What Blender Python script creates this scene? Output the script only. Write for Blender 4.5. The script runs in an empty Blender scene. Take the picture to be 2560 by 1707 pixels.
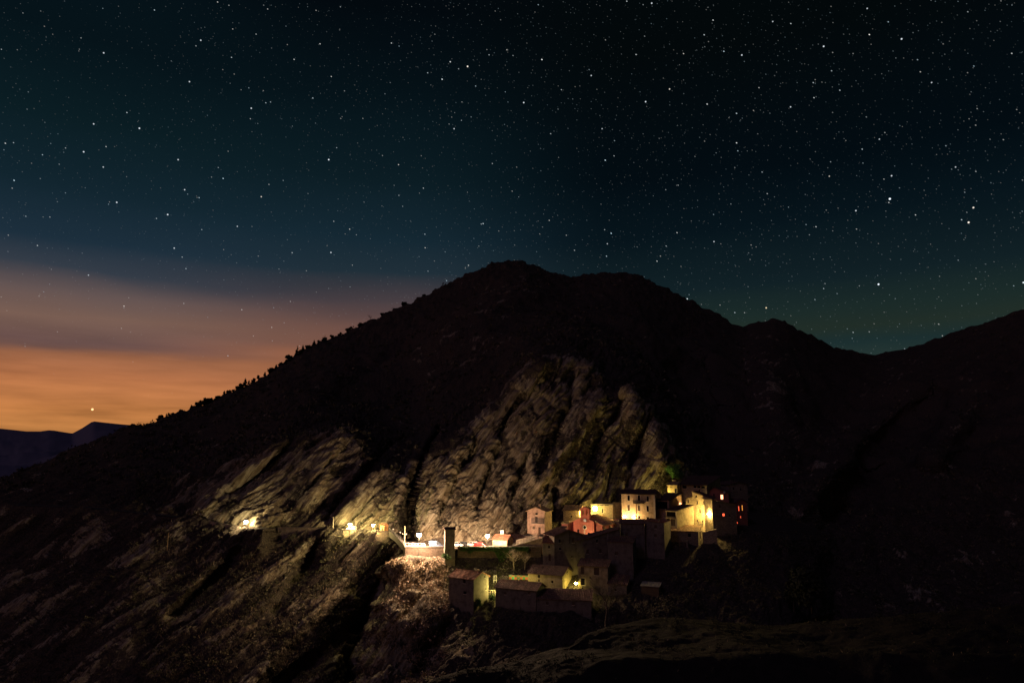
import bpy, math, random
import numpy as np
from mathutils import Vector, Matrix

scene = bpy.context.scene
COL = scene.collection
# ------------------------------------------------------------------ camera
F = 1707.0            # focal length in pixels of the 2560 px wide picture (24 mm lens)
CX, CY = 1280.0, 853.5
PITCH = math.radians(9.85)
CZ = 60.0             # height of the viewpoint
SP, CP = math.sin(PITCH), math.cos(PITCH)
cam_data = bpy.data.cameras.new("camera")
cam_data.lens = 24.0
cam_data.sensor_width = 36.0
cam_data.clip_start = 1.0
cam_data.clip_end = 80000.0
cam = bpy.data.objects.new("camera", cam_data)
COL.objects.link(cam)
cam.location = (0, 0, CZ)
cam.rotation_euler = (math.radians(90) + PITCH, 0, 0)
scene.camera = cam

scene.view_settings.view_transform = 'Standard'
scene.view_settings.look = 'None'
scene.view_settings.exposure = 0.0
scene.view_settings.gamma = 1.0
scene.view_settings.use_curve_mapping = False
cy = scene.cycles
cy.use_denoising = True
cy.use_adaptive_sampling = False
cy.max_bounces = 5
cy.diffuse_bounces = 3
cy.glossy_bounces = 2
cy.sample_clamp_indirect = 4.0
cy.caustics_reflective = False
cy.caustics_refractive = False
cy.use_light_tree = True


def lin(r, g, b):
    f = lambda c: c / 12.92 if c <= 0.04045 else ((c + 0.055) / 1.055) ** 2.4
    return (f(r / 255.0), f(g / 255.0), f(b / 255.0), 1.0)


def ray(px, py):
    u = (px - CX) / F
    v = (CY - py) / F
    return np.stack(np.broadcast_arrays(u, CP - v * SP, SP + v * CP), -1)


def P(px, py, Y):
    """the point at distance Y along the view axis' ground line, seen at picture position px, py"""
    d = ray(np.asarray(px, float), np.asarray(py, float))
    s = np.asarray(Y, float) / d[..., 1]
    p = d * s[..., None]
    p[..., 2] += CZ
    return p


def PV(px, py, Y):
    return Vector(P(px, py, Y).tolist())


def XZ(px, Y, z):
    """point of picture column px at distance Y and height z"""
    a = (z - CZ) / Y
    v = (a * CP - SP) / (CP + a * SP)
    s = Y / (CP - v * SP)
    return Vector((s * (px - CX) / F, Y, z))


# ------------------------------------------------------------------ night sky
world = bpy.data.worlds.new("World")
scene.world = world
world.use_nodes = True
world.cycles.sampling_method = 'MANUAL'
world.cycles.sample_map_resolution = 512
wn = world.node_tree
wn.nodes.clear()


def N(tree, typ, **kw):
    n = tree.nodes.new(typ)
    for k, val in kw.items():
        setattr(n, k, val)
    return n


def math_node(tree, op, a, b=None, clamp=False):
    n = N(tree, 'ShaderNodeMath', operation=op, use_clamp=clamp)
    for i, x in enumerate((a, b)):
        if x is None:
            continue
        if isinstance(x, (int, float)):
            n.inputs[i].default_value = x
        else:
            tree.links.new(x, n.inputs[i])
    return n.outputs[0]


def maprange(tree, x, a, b, c, d, smooth=False):
    n = N(tree, 'ShaderNodeMapRange', interpolation_type='SMOOTHSTEP' if smooth else 'LINEAR')
    tree.links.new(x, n.inputs[0])
    for i, val in enumerate((a, b, c, d)):
        n.inputs[1 + i].default_value = val
    return n.outputs[0]


def ramp(tree, x, stops):
    n = N(tree, 'ShaderNodeValToRGB')
    cr = n.color_ramp
    stops = sorted(stops, key=lambda s: s[0])
    while len(cr.elements) < len(stops):
        cr.elements.new(0.5)
    for e, (p, c) in zip(cr.elements, stops):
        e.position = p
        e.color = c
    tree.links.new(x, n.inputs[0])
    return n.outputs[0]


def mix_rgb(tree, fac, a, b, mode='MIX'):
    n = N(tree, 'ShaderNodeMix', data_type='RGBA', blend_type=mode)
    if isinstance(fac, (int, float)):
        n.inputs[0].default_value = fac
    else:
        tree.links.new(fac, n.inputs[0])
    for i, x in ((6, a), (7, b)):
        if isinstance(x, tuple):
            n.inputs[i].default_value = x
        else:
            tree.links.new(x, n.inputs[i])
    return n.outputs[2]


def elev(px, py):
    d = ray(px, py)
    return float(d[2] / np.linalg.norm(d))


def dirn(px, py):
    d = ray(px, py)
    return d / np.linalg.norm(d)


K = 2560 / 2352.0
tc = N(wn, 'ShaderNodeTexCoord')
DIR = tc.outputs['Generated']
sx = N(wn, 'ShaderNodeSeparateXYZ')
wn.links.new(DIR, sx.inputs[0])
# thin cloud layers: noise squeezed in height shifts and streaks the glow
mp = N(wn, 'ShaderNodeMapping')
mp.inputs['Scale'].default_value = (3.0, 3.0, 17.0)
mp.inputs['Rotation'].default_value = (0.0, math.radians(-3), 0)
wn.links.new(DIR, mp.inputs[0])
nz = N(wn, 'ShaderNodeTexNoise')
nz.inputs['Scale'].default_value = 1.0
nz.inputs['Detail'].default_value = 5.0
nz.inputs['Roughness'].default_value = 0.52
wn.links.new(mp.outputs[0], nz.inputs['Vector'])
shift = math_node(wn, 'MULTIPLY', math_node(wn, 'SUBTRACT', nz.outputs[0], 0.5), 0.032)
el = math_node(wn, 'ADD', sx.outputs[2], shift)
elp = maprange(wn, el, -0.1, 0.7, 0.0, 1.0)


def stops_for(px, rows):
    return [((elev(px * K, r * K) + 0.1) / 0.8, lin(*c)) for r, c in rows]


left_stops = stops_for(110, [(60, (6, 19, 25)), (260, (11, 29, 35)), (420, (18, 37, 47)), (540, (29, 47, 61)),
                             (610, (52, 60, 71)), (670, (100, 84, 82)), (725, (120, 93, 82)), (775, (106, 80, 76)), (790, (112, 82, 74)),
                             (806, (158, 103, 73)), (860, (178, 112, 72)), (930, (192, 123, 69)), (1000, (198, 132, 72)), (1200, (60, 45, 40))])
mid_stops = stops_for(1000, [(40, (3, 9, 14)), (250, (6, 19, 25)), (420, (12, 29, 36)), (560, (21, 40, 51)), (640, (32, 47, 57)),
                             (700, (72, 62, 66)), (760, (108, 78, 70)), (798, (122, 84, 70)), (815, (150, 97, 70)), (900, (165, 105, 70)), (1000, (170, 110, 70)), (1200, (50, 40, 36))])
right_stops = stops_for(2050, [(0, (3, 8, 10)), (330, (3, 12, 18)), (480, (7, 20, 27)), (620, (17, 32, 37)), (690, (27, 42, 40)),
                               (735, (33, 45, 39)), (775, (27, 45, 46)), (815, (38, 54, 51)), (1000, (30, 36, 34))])
xm = sx.outputs[0]
c_left = ramp(wn, elp, left_stops)
c_mid = ramp(wn, elp, mid_stops)
c_right = ramp(wn, elp, right_stops)
m1 = maprange(wn, xm, -0.52, -0.22, 0.0, 1.0, True)
m2 = maprange(wn, xm, -0.16, 0.16, 0.0, 1.0, True)
skyc = mix_rgb(wn, m2, mix_rgb(wn, m1, c_left, c_mid), c_right)
# streaks of brighter orange cloud low in the glow
mp2 = N(wn, 'ShaderNodeMapping')
mp2.inputs['Scale'].default_value = (2.4, 2.4, 24.0)
mp2.inputs['Location'].default_value = (3.1, 0.4, 1.7)
wn.links.new(DIR, mp2.inputs[0])
nz2 = N(wn, 'ShaderNodeTexNoise')
nz2.inputs['Scale'].default_value = 2.2
nz2.inputs['Detail'].default_value = 6.0
nz2.inputs['Roughness'].default_value = 0.55
wn.links.new(mp2.outputs[0], nz2.inputs['Vector'])
streak = maprange(wn, nz2.outputs[0], 0.34, 0.66, 0.70, 1.22)
lowm = maprange(wn, sx.outputs[2], 0.03, 0.22, 1.0, 0.0, True)
leftm = maprange(wn, xm, -0.45, -0.1, 1.0, 0.25, True)
lowm = math_node(wn, 'MULTIPLY', lowm, leftm)
st = N(wn, 'ShaderNodeMix', data_type='FLOAT')
wn.links.new(lowm, st.inputs[0])
st.inputs[2].default_value = 1.0
wn.links.new(streak, st.inputs[3])
skyc = mix_rgb(wn, 1.0, skyc, (1, 1, 1, 1), 'MULTIPLY')
vm = N(wn, 'ShaderNodeVectorMath', operation='SCALE')
wn.links.new(skyc, vm.inputs[0])
wn.links.new(st.outputs[0], vm.inputs['Scale'])
sky_rgb = vm.outputs[0]

# stars: points of a 3D Voronoi pattern that fall close to the unit sphere of directions
fade = math_node(wn, 'MULTIPLY', maprange(wn, sx.outputs[2], 0.06, 0.22, 0.0, 1.0, True), 1.0)
left_low = math_node(wn, 'MULTIPLY', maprange(wn, xm, -0.55, -0.05, 1.0, 0.0, True), maprange(wn, sx.outputs[2], 0.12, 0.5, 1.0, 0.35, True))
fade_l = math_node(wn, 'MULTIPLY', fade, math_node(wn, 'SUBTRACT', 1.0, math_node(wn, 'MULTIPLY', left_low, 0.4)))
right_low = maprange(wn, xm, 0.0, 0.15, 0.0, 1.0, True)
fade_r = math_node(wn, 'MULTIPLY', right_low, maprange(wn, sx.outputs[2], 0.0, 0.06, 0.5, 1.0, True))
starfade = math_node(wn, 'MAXIMUM', fade_l, fade_r)
total = None
for (S, rad, power, gain, off) in ((150.0, 0.00068, 5.5, 0.95, 0.0), (330.0, 0.00055, 3.5, 0.15, 3.3), (80.0, 0.00074, 6.0, 1.8, 7.7)):
    rot = N(wn, 'ShaderNodeMapping')
    rot.inputs['Rotation'].default_value = (0, math.radians(-33), 0)
    wn.links.new(DIR, rot.inputs[0])
    mpp = N(wn, 'ShaderNodeMapping')
    mpp.inputs['Scale'].default_value = (S * 0.62, S, S)
    mpp.inputs['Location'].default_value = (off, off * 1.7, -off)
    wn.links.new(rot.outputs[0], mpp.inputs[0])
    vor = N(wn, 'ShaderNodeTexVoronoi', voronoi_dimensions='3D', feature='F1')
    vor.inputs['Scale'].default_value = 1.0
    wn.links.new(mpp.outputs[0], vor.inputs['Vector'])
    spot = maprange(wn, vor.outputs['Distance'], rad * S, rad * S * 0.35, 0.0, 1.0)
    sc = N(wn, 'ShaderNodeSeparateColor')
    wn.links.new(vor.outputs['Color'], sc.inputs[0])
    mag = math_node(wn, 'MULTIPLY', math_node(wn, 'POWER', sc.outputs[0], power), gain)
    mag = math_node(wn, 'ADD', mag, gain * 0.012)
    if S > 300:
        mag = math_node(wn, 'MULTIPLY', mag, maprange(wn, xm, -0.45, 0.4, 0.85, 1.35, True))
    tint = mix_rgb(wn, sc.outputs[1], (0.62, 0.86, 1.0, 1), (1.0, 0.93, 0.84, 1))
    v = N(wn, 'ShaderNodeVectorMath', operation='SCALE')
    wn.links.new(tint, v.inputs[0])
    wn.links.new(math_node(wn, 'MULTIPLY', spot, math_node(wn, 'MULTIPLY', mag, starfade)), v.inputs['Scale'])
    if total is None:
        total = v.outputs[0]
    else:
        a = N(wn, 'ShaderNodeVectorMath', operation='ADD')
        wn.links.new(total, a.inputs[0])
        wn.links.new(v.outputs[0], a.inputs[1])
        total = a.outputs[0]
# the bright stars one can pick out, and the planet low in the glow
BRIGHT = [(2044, 457, 1.5, 0), (2018, 653, 1.3, 0), (2236, 477, 1.0, 1), (2225, 511, 1.2, 1), (1760, 707, 1.0, 2), (212, 940, 1.8, 3),
          (1074, 153, 1.1, 1), (755, 367, 1.0, 0), (1203, 236, .9, 0), (1483, 234, .9, 0), (1538, 205, .8, 1), (1892, 107, .9, 0),
          (2071, 90, .9, 0), (1992, 20, .6, 0), (1775, 50, .6, 0), (238, 122, .7, 0), (461, 93, .7, 0), (320, 295, .9, 0),
          (215, 285, .7, 0), (192, 349, .8, 0), (577, 249, .8, 0), (424, 436, .7, 0), (385, 493, .9, 0), (409, 367, .7, 0),
          (600, 452, .7, 1), (237, 384, .6, 0), (268, 465, .8, 0), (435, 188, .7, 0), (1497, 8, .8, 0), (1704, 127, .8, 0),
          (1816, 246, .7, 0), (1043, 296, .7, 0), (1358, 174, .7, 0), (1383, 296, .6, 0), (1905, 405, .6, 1), (2140, 190, .6, 0),
          (2020, 320, .6, 0), (2195, 384, .6, 0), (1640, 555, .7, 0), (1395, 560, .6, 0), (760, 580, .8, 0), (545, 520, .6, 0),
          (400, 570, .7, 0), (203, 632, .5, 0), (2351, 649, 1.0, 0), (1966, 484, .8, 0), (2048, 404, .8, 0)]
TINT = [(0.85, 0.93, 1.0), (1.0, 0.9, 0.78), (1.0, 0.8, 0.5), (1.0, 0.62, 0.28)]
for (bx, by, b, t) in BRIGHT:
    d = dirn(bx * K, by * K)
    vd = N(wn, 'ShaderNodeVectorMath', operation='DISTANCE')
    wn.links.new(DIR, vd.inputs[0])
    vd.inputs[1].default_value = tuple(d)
    r = 0.0006 + 0.0006 * b
    spot = maprange(wn, vd.outputs['Value'], r, r * 0.35, 0.0, 1.15 * b)
    v = N(wn, 'ShaderNodeVectorMath', operation='SCALE')
    v.inputs[0].default_value = TINT[t]
    wn.links.new(spot, v.inputs['Scale'])
    a = N(wn, 'ShaderNodeVectorMath', operation='ADD')
    wn.links.new(total, a.inputs[0])
    wn.links.new(v.outputs[0], a.inputs[1])
    total = a.outputs[0]
add = N(wn, 'ShaderNodeVectorMath', operation='ADD')
wn.links.new(sky_rgb, add.inputs[0])
wn.links.new(total, add.inputs[1])
bg = N(wn, 'ShaderNodeBackground')
bg.inputs['Strength'].default_value = 1.0
wn.links.new(add.outputs[0], bg.inputs['Color'])
wo = N(wn, 'ShaderNodeOutputWorld')
wn.links.new(bg.outputs[0], wo.inputs['Surface'])

# added faint purple fill light from high left, lifting the dark slopes
sun_data = bpy.data.lights.new("night_fill_light", 'SUN')
sun_data.energy = 0.125
sun_data.angle = math.radians(12)
sun_data.color = (0.80, 0.50, 1.0)
sun = bpy.data.objects.new("night_fill_light", sun_data)
COL.objects.link(sun)
sun.rotation_euler = (math.radians(48), 0, math.radians(-38))

# ------------------------------------------------------------------ materials


def new_mat(name):
    m = bpy.data.materials.new(name)
    m.use_nodes = True
    t = m.node_tree
    t.nodes.clear()
    out = N(t, 'ShaderNodeOutputMaterial')
    b = N(t, 'ShaderNodeBsdfPrincipled')
    t.links.new(b.outputs[0], out.inputs[0])
    b.inputs['Roughness'].default_value = 0.9
    b.inputs['Specular IOR Level'].default_value = 0.25
    return m, t, b


def noise_tex(t, scale, detail=4.0, rough=0.6, vec=None, dist=0.0):
    n = N(t, 'ShaderNodeTexNoise')
    n.inputs['Scale'].default_value = scale
    n.inputs['Detail'].default_value = detail
    n.inputs['Roughness'].default_value = rough
    n.inputs['Distortion'].default_value = dist
    if vec is None:
        tcx = N(t, 'ShaderNodeTexCoord')
        vec = tcx.outputs['Object']
    t.links.new(vec, n.inputs['Vector'])
    return n.outputs[0]


def bump(t, b, h, strength, dist):
    n = N(t, 'ShaderNodeBump')
    n.inputs['Strength'].default_value = strength
    n.inputs['Distance'].default_value = dist
    t.links.new(h, n.inputs['Height'])
    t.links.new(n.outputs[0], b.inputs['Normal'])


def rgba(c, k=1.0):
    return (c[0] * k, c[1] * k, c[2] * k, 1.0)


def plaster(name, c, dirt=0.42, scale=0.6):
    m, t, b = new_mat(name)
    n1 = noise_tex(t, scale, 6, 0.65)
    n2 = noise_tex(t, 3.2, 5, 0.7)
    tcx = N(t, 'ShaderNodeTexCoord')
    mpx = N(t, 'ShaderNodeMapping')
    mpx.inputs['Scale'].default_value = (1.6, 1.6, 0.22)
    t.links.new(tcx.outputs['Object'], mpx.inputs[0])
    n3 = noise_tex(t, 1.4, 4, 0.6, mpx.outputs[0])
    c1 = ramp(t, n1, [(0.36, rgba(c, dirt)), (0.47, rgba(c, 0.8)), (0.58, rgba(c))])
    c2 = mix_rgb(t, maprange(t, n2, 0.35, 0.75, 0.0, 0.5), c1, rgba((c[0] * .75, c[1] * .7, c[2] * .62)))
    c3 = mix_rgb(t, maprange(t, n3, 0.5, 0.72, 0.0, 0.45), c2, rgba(c, 0.45))
    t.links.new(c3, b.inputs['Base Color'])
    bump(t, b, n2, 0.5, 0.05)
    return m


def stone(name, c, scale=1.7, mortar=0.55):
    m, t, b = new_mat(name)
    tcx = N(t, 'ShaderNodeTexCoord')
    mpx = N(t, 'ShaderNodeMapping')
    mpx.inputs['Scale'].default_value = (1.0, 1.0, 1.7)
    t.links.new(tcx.outputs['Object'], mpx.inputs[0])
    v = N(t, 'ShaderNodeTexVoronoi', feature='F1')
    v.inputs['Scale'].default_value = scale
    t.links.new(mpx.outputs[0], v.inputs['Vector'])
    ve = N(t, 'ShaderNodeTexVoronoi', feature='DISTANCE_TO_EDGE')
    ve.inputs['Scale'].default_value = scale
    t.links.new(mpx.outputs[0], ve.inputs['Vector'])
    s = N(t, 'ShaderNodeSeparateColor')
    t.links.new(v.outputs['Color'], s.inputs[0])
    cs = ramp(t, s.outputs[0], [(0.0, rgba(c, 0.55)), (0.5, rgba(c, 0.9)), (1.0, rgba((c[0] * 1.15, c[1] * 1.08, c[2]), 1.05))])
    edge = maprange(t, ve.outputs['Distance'], 0.0, 0.09, 1.0, 0.0)
    cm = mix_rgb(t, edge, cs, rgba(c, mortar))
    n1 = noise_tex(t, 0.45, 5, 0.6)
    cd = mix_rgb(t, maprange(t, n1, 0.4, 0.65, 0.0, 0.55), cm, rgba((c[0] * .5, c[1] * .47, c[2] * .4)))
    t.links.new(cd, b.inputs['Base Color'])
    bump(t, b, maprange(t, ve.outputs['Distance'], 0.0, 0.25, 0.0, 1.0), 0.7, 0.08)
    return m


def tiles(name, c):
    m, t, b = new_mat(name)
    tcx = N(t, 'ShaderNodeTexCoord')
    v = N(t, 'ShaderNodeTexVoronoi', feature='F1')
    v.inputs['Scale'].default_value = 2.6
    t.links.new(tcx.outputs['Object'], v.inputs['Vector'])
    s = N(t, 'ShaderNodeSeparateColor')
    t.links.new(v.outputs['Color'], s.inputs[0])
    n1 = noise_tex(t, 0.7, 5, 0.65)
    ca = ramp(t, s.outputs[0], [(0.0, rgba(c, 0.5)), (0.6, rgba(c, 0.95)), (1.0, rgba((c[0] * 1.35, c[1] * 1.4, c[2] * 1.5)))])
    cb = mix_rgb(t, maprange(t, n1, 0.42, 0.68, 0.0, 0.7), ca, rgba((0.09, 0.075, 0.055)))
    t.links.new(cb, b.inputs['Base Color'])
    bump(t, b, n1, 0.4, 0.06)
    return m


def plain(name, c, rough=0.7, metal=0.0, spec=0.3, var=0.35):
    m, t, b = new_mat(name)
    n1 = noise_tex(t, 2.0, 4, 0.6)
    t.links.new(ramp(t, n1, [(0.3, rgba(c, 1 - var)), (0.7, rgba(c))]), b.inputs['Base Color'])
    b.inputs['Roughness'].default_value = rough
    b.inputs['Metallic'].default_value = metal
    b.inputs['Specular IOR Level'].default_value = spec
    return m


def emit(name, c, strength):
    m, t, b = new_mat(name)
    b.inputs['Base Color'].default_value = (0.02, 0.02, 0.02, 1)
    b.inputs['Emission Color'].default_value = (c[0], c[1], c[2], 1)
    b.inputs['Emission Strength'].default_value = strength
    return m


def leaf_mat(name, stops):
    """foliage: every leaf carries its own tint in the attribute 'tint'"""
    m, t, b = new_mat(name)
    at = N(t, 'ShaderNodeAttribute', attribute_name='tint')
    t.links.new(ramp(t, at.outputs['Fac'], stops), b.inputs['Base Color'])
    b.inputs['Roughness'].default_value = 0.85
    return m


# ------------------------------------------------------------------ mesh helpers


class MB:
    """collects vertices and faces of one mesh"""

    def __init__(self):
        self.v, self.f = [], []

    def poly(self, pts):
        n = len(self.v)
        self.v += [tuple(p) for p in pts]
        self.f.append(tuple(range(n, n + len(pts))))
        return self

    def box(self, x0, x1, y0, y1, z0, z1):
        n = len(self.v)
        self.v += [(x, y, z) for z in (z0, z1) for y in (y0, y1) for x in (x0, x1)]
        self.f += [tuple(n + i for i in q) for q in ((0, 2, 3, 1), (4, 5, 7, 6), (0, 1, 5, 4), (2, 6, 7, 3), (0, 4, 6, 2), (1, 3, 7, 5))]
        return self

    def tube(self, a, b, r0, r1, n=8, cap=True):
        a, b = Vector(a), Vector(b)
        d = (b - a)
        if d.length < 1e-6:
            return self
        d.normalize()
        s = d.orthogonal().normalized()
        t = d.cross(s)
        k = len(self.v)
        for (c, r) in ((a, r0), (b, r1)):
            for i in range(n):
                w = 2 * math.pi * i / n
                self.v.append(tuple(c + s * (r * math.cos(w)) + t * (r * math.sin(w))))
        for i in range(n):
            j = (i + 1) % n
            self.f.append((k + i, k + j, k + n + j, k + n + i))
        if cap:
            self.f.append(tuple(k + i for i in reversed(range(n))))
            self.f.append(tuple(k + n + i for i in range(n)))
        return self

    def path(self, pts, r0, r1=None, n=6):
        r1 = r0 if r1 is None else r1
        m = len(pts) - 1
        for i in range(m):
            self.tube(pts[i], pts[i + 1], r0 + (r1 - r0) * i / m, r0 + (r1 - r0) * (i + 1) / m, n, True)
        return self

    def lathe(self, prof, c=(0, 0, 0), n=16, axis='z'):
        """profile of (radius, height) turned about an axis through c"""
        k = len(self.v)
        for (r, h) in prof:
            for i in range(n):
                w = 2 * math.pi * i / n
                if axis == 'z':
                    p = (c[0] + r * math.cos(w), c[1] + r * math.sin(w), c[2] + h)
                elif axis == 'y':
                    p = (c[0] + r * math.cos(w), c[1] + h, c[2] - r * math.sin(w))
                else:
                    p = (c[0] + h, c[1] + r * math.cos(w), c[2] + r * math.sin(w))
                self.v.append(p)
        for q in range(len(prof) - 1):
            for i in range(n):
                j = (i + 1) % n
                self.f.append((k + q * n + i, k + q * n + j, k + (q + 1) * n + j, k + (q + 1) * n + i))
        self.f.append(tuple(k + i for i in reversed(range(n))))
        self.f.append(tuple(k + (len(prof) - 1) * n + i for i in range(n)))
        return self

    def prism(self, pts, y0, y1):
        """polygon in x,z carried from y0 to y1"""
        k = len(self.v)
        n = len(pts)
        self.v += [(x, y0, z) for x, z in pts] + [(x, y1, z) for x, z in pts]
        self.f.append(tuple(range(k, k + n)))
        self.f.append(tuple(k + n + i for i in reversed(range(n))))
        for i in range(n):
            j = (i + 1) % n
            self.f.append((k + j, k + i, k + n + i, k + n + j))
        return self


def obj(name, mb, m, parent=None, smooth=False, fix=True):
    me = bpy.data.meshes.new(name)
    me.from_pydata(mb.v, [], mb.f)
    me.update()
    if fix:
        import bmesh
        bm = bmesh.new()
        bm.from_mesh(me)
        bmesh.ops.recalc_face_normals(bm, faces=bm.faces)
        bm.to_mesh(me)
        bm.free()
    if smooth:
        me.polygons.foreach_set('use_smooth', [True] * len(me.polygons))
    if m is not None:
        me.materials.append(m)
    o = bpy.data.objects.new(name, me)
    COL.objects.link(o)
    if parent is not None:
        o.parent = parent
    return o


def np_obj(name, verts, quads, m, parent=None, smooth=True, attrs=None):
    me = bpy.data.meshes.new(name)
    nq = len(quads)
    k = quads.shape[1]
    me.vertices.add(len(verts))
    me.vertices.foreach_set('co', np.ascontiguousarray(verts, np.float32).ravel())
    me.loops.add(nq * k)
    me.loops.foreach_set('vertex_index', np.ascontiguousarray(quads, np.int32).ravel())
    me.polygons.add(nq)
    me.polygons.foreach_set('loop_start', np.arange(0, nq * k, k, dtype=np.int32))
    me.polygons.foreach_set('loop_total', np.full(nq, k, np.int32))
    me.update(calc_edges=True)
    if smooth:
        me.polygons.foreach_set('use_smooth', np.ones(nq, bool))
    for an, data in (attrs or {}).items():
        a = me.attributes.new(an, 'FLOAT', 'POINT')
        a.data.foreach_set('value', np.ascontiguousarray(data, np.float32).ravel())
    if m is not None:
        me.materials.append(m)
    o = bpy.data.objects.new(name, me)
    COL.objects.link(o)
    if parent is not None:
        o.parent = parent
    return o


def thing(name, label, cat, loc, rz=0.0, group=None):
    o = bpy.data.objects.new(name, None)
    o.empty_display_size = 0.5
    COL.objects.link(o)
    o.location = loc
    o.rotation_euler = (0, 0, rz)
    return tag(o, label, cat, group)


def tag(o, label, cat, group=None, kind=None):
    o['label'] = label
    o['category'] = cat
    if group:
        o['group'] = group
    if kind:
        o['kind'] = kind
    return o


def structure(o):
    o['kind'] = 'structure'
    return o


def copy_tree(o, parent=None):
    c = o.copy()
    COL.objects.link(c)
    if parent is not None:
        c.parent = parent
    for ch in list(o.children):
        copy_tree(ch, c)
    return c

# ------------------------------------------------------------------ noise
_rs = np.random.RandomState(7)
_perm = np.tile(_rs.permutation(256), 3).astype(np.int32)
_g = _rs.normal(size=(256, 3))
_g /= np.linalg.norm(_g, axis=1)[:, None]


def perlin(q):
    q = np.asarray(q, float)
    i = np.floor(q).astype(np.int64)
    f = q - i
    i = (i & 255).astype(np.int32)
    w = f * f * f * (f * (f * 6 - 15) + 10)
    out = 0.0
    for dx in (0, 1):
        wx = w[..., 0] if dx else 1 - w[..., 0]
        for dy in (0, 1):
            wy = w[..., 1] if dy else 1 - w[..., 1]
            for dz in (0, 1):
                wz = w[..., 2] if dz else 1 - w[..., 2]
                h = _perm[_perm[_perm[(i[..., 0] + dx) & 255] + ((i[..., 1] + dy) & 255)] + ((i[..., 2] + dz) & 255)]
                g = _g[h]
                out = out + wx * wy * wz * (g[..., 0] * (f[..., 0] - dx) + g[..., 1] * (f[..., 1] - dy) + g[..., 2] * (f[..., 2] - dz))
    return out * 1.55


def fbm(p, lam, octs=4, gain=0.5, seed=0.0):
    a, s, out = 1.0, 1.0 / lam, 0.0
    for k in range(octs):
        out = out + a * perlin(p * s + seed + 17.3 * k)
        a *= gain
        s *= 2.03
    return out


def smooth(a, b, x):
    t = np.clip((x - a) / (b - a), 0, 1)
    return t * t * (3 - 2 * t)


def strata(p, ang, seed=0.0):
    """relief of tilted rock beds whose outcrop lines climb to the right at the angle ang"""
    a = math.radians(ang)
    s = -math.sin(a) * p[:, 0] + 0.25 * p[:, 1] + math.cos(a) * p[:, 2]
    t = math.cos(a) * p[:, 0] + math.sin(a) * p[:, 2]
    y = p[:, 1]
    wv = fbm(p, 34.0, 2, 0.45, seed) * 3.2
    s = s + wv
    h = 0.0
    for lam, amp in ((13.0, 1.7), (5.0, 1.2), (2.4, 0.75), (1.25, 0.5)):
        q = np.stack([s / lam, t / (lam * 9.0), y / (lam * 3.0)], -1) + seed + lam
        n = perlin(q)
        h = h + amp * (0.75 - 2.0 * np.abs(n))
    # slabs: the relief climbs in flat steps with sharp broken edges
    for (ls, lt, ly, k, amp) in ((9.0, 60.0, 22.0, 2.4, 2.5), (3.2, 34.0, 10.0, 2.0, 1.5)):
        q = np.stack([s / ls, t / lt, y / ly], -1) + seed * 2.0
        n = (fbm(q, 1.0, 2, 0.4, seed) + 2.0) * k
        fr_ = n - np.floor(n)
        h = h + amp * ((np.floor(n) + smooth(0.80, 1.0, fr_) + 0.12 * fr_) / k - 2.0)
    # narrow cracks along and across the beds
    for (ls, lt, ly, wd, amp) in ((5.0, 60.0, 14.0, 0.05, 1.6), (2.2, 30.0, 8.0, 0.06, 0.7), (30.0, 26.0, 24.0, 0.02, 1.0)):
        n = perlin(np.stack([s / ls, t / lt, y / ly], -1) + 5.5 + seed)
        h = h - amp * np.exp(-(n / wd) ** 2)
    return h


def loft(curves, counts, pxs, sig=5.0):
    rows, ys, ts = [], [], []
    C = []
    for (pts, sm) in curves:
        pts = sorted(pts)
        x = [q[0] for q in pts]
        r = np.interp(pxs, x, [q[1] for q in pts])
        y = np.interp(pxs, x, [q[2] for q in pts])
        if sm > 0:
            fine = np.arange(pxs[0], pxs[-1] + 1, 2.0)
            k = np.exp(-0.5 * (np.arange(-60, 61) * 2.0 / sm) ** 2)
            k /= k.sum()
            for arr_name in (0, 1):
                src = np.interp(fine, x, [q[1 + arr_name] for q in pts])
                pad = np.pad(src, 60, mode='edge')
                sm_arr = np.convolve(pad, k, 'valid')
                if arr_name == 0:
                    r = np.interp(pxs, fine, sm_arr)
                else:
                    y = np.interp(pxs, fine, sm_arr)
        C.append((r, y))
    for k in range(len(C) - 1):
        n = counts[k]
        for j in range(n + (1 if k == len(C) - 2 else 0)):
            w = j / n
            rows.append(C[k][0] * (1 - w) + C[k + 1][0] * w)
            ys.append(C[k][1] * (1 - w) + C[k + 1][1] * w)
            ts.append(np.full(len(pxs), k + w))
    return np.array(rows), np.array(ys), np.array(ts)


def grid_quads(nv, nu):
    i = np.arange(nv * nu).reshape(nv, nu)
    return np.stack([i[:-1, :-1], i[:-1, 1:], i[1:, 1:], i[1:, :-1]], -1).reshape(-1, 4)


def grid_normals(p):
    du = np.gradient(p, axis=1)
    dv = np.gradient(p, axis=0)
    n = np.cross(du, dv)
    n /= np.maximum(np.linalg.norm(n, axis=-1, keepdims=True), 1e-9)
    return n


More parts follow.
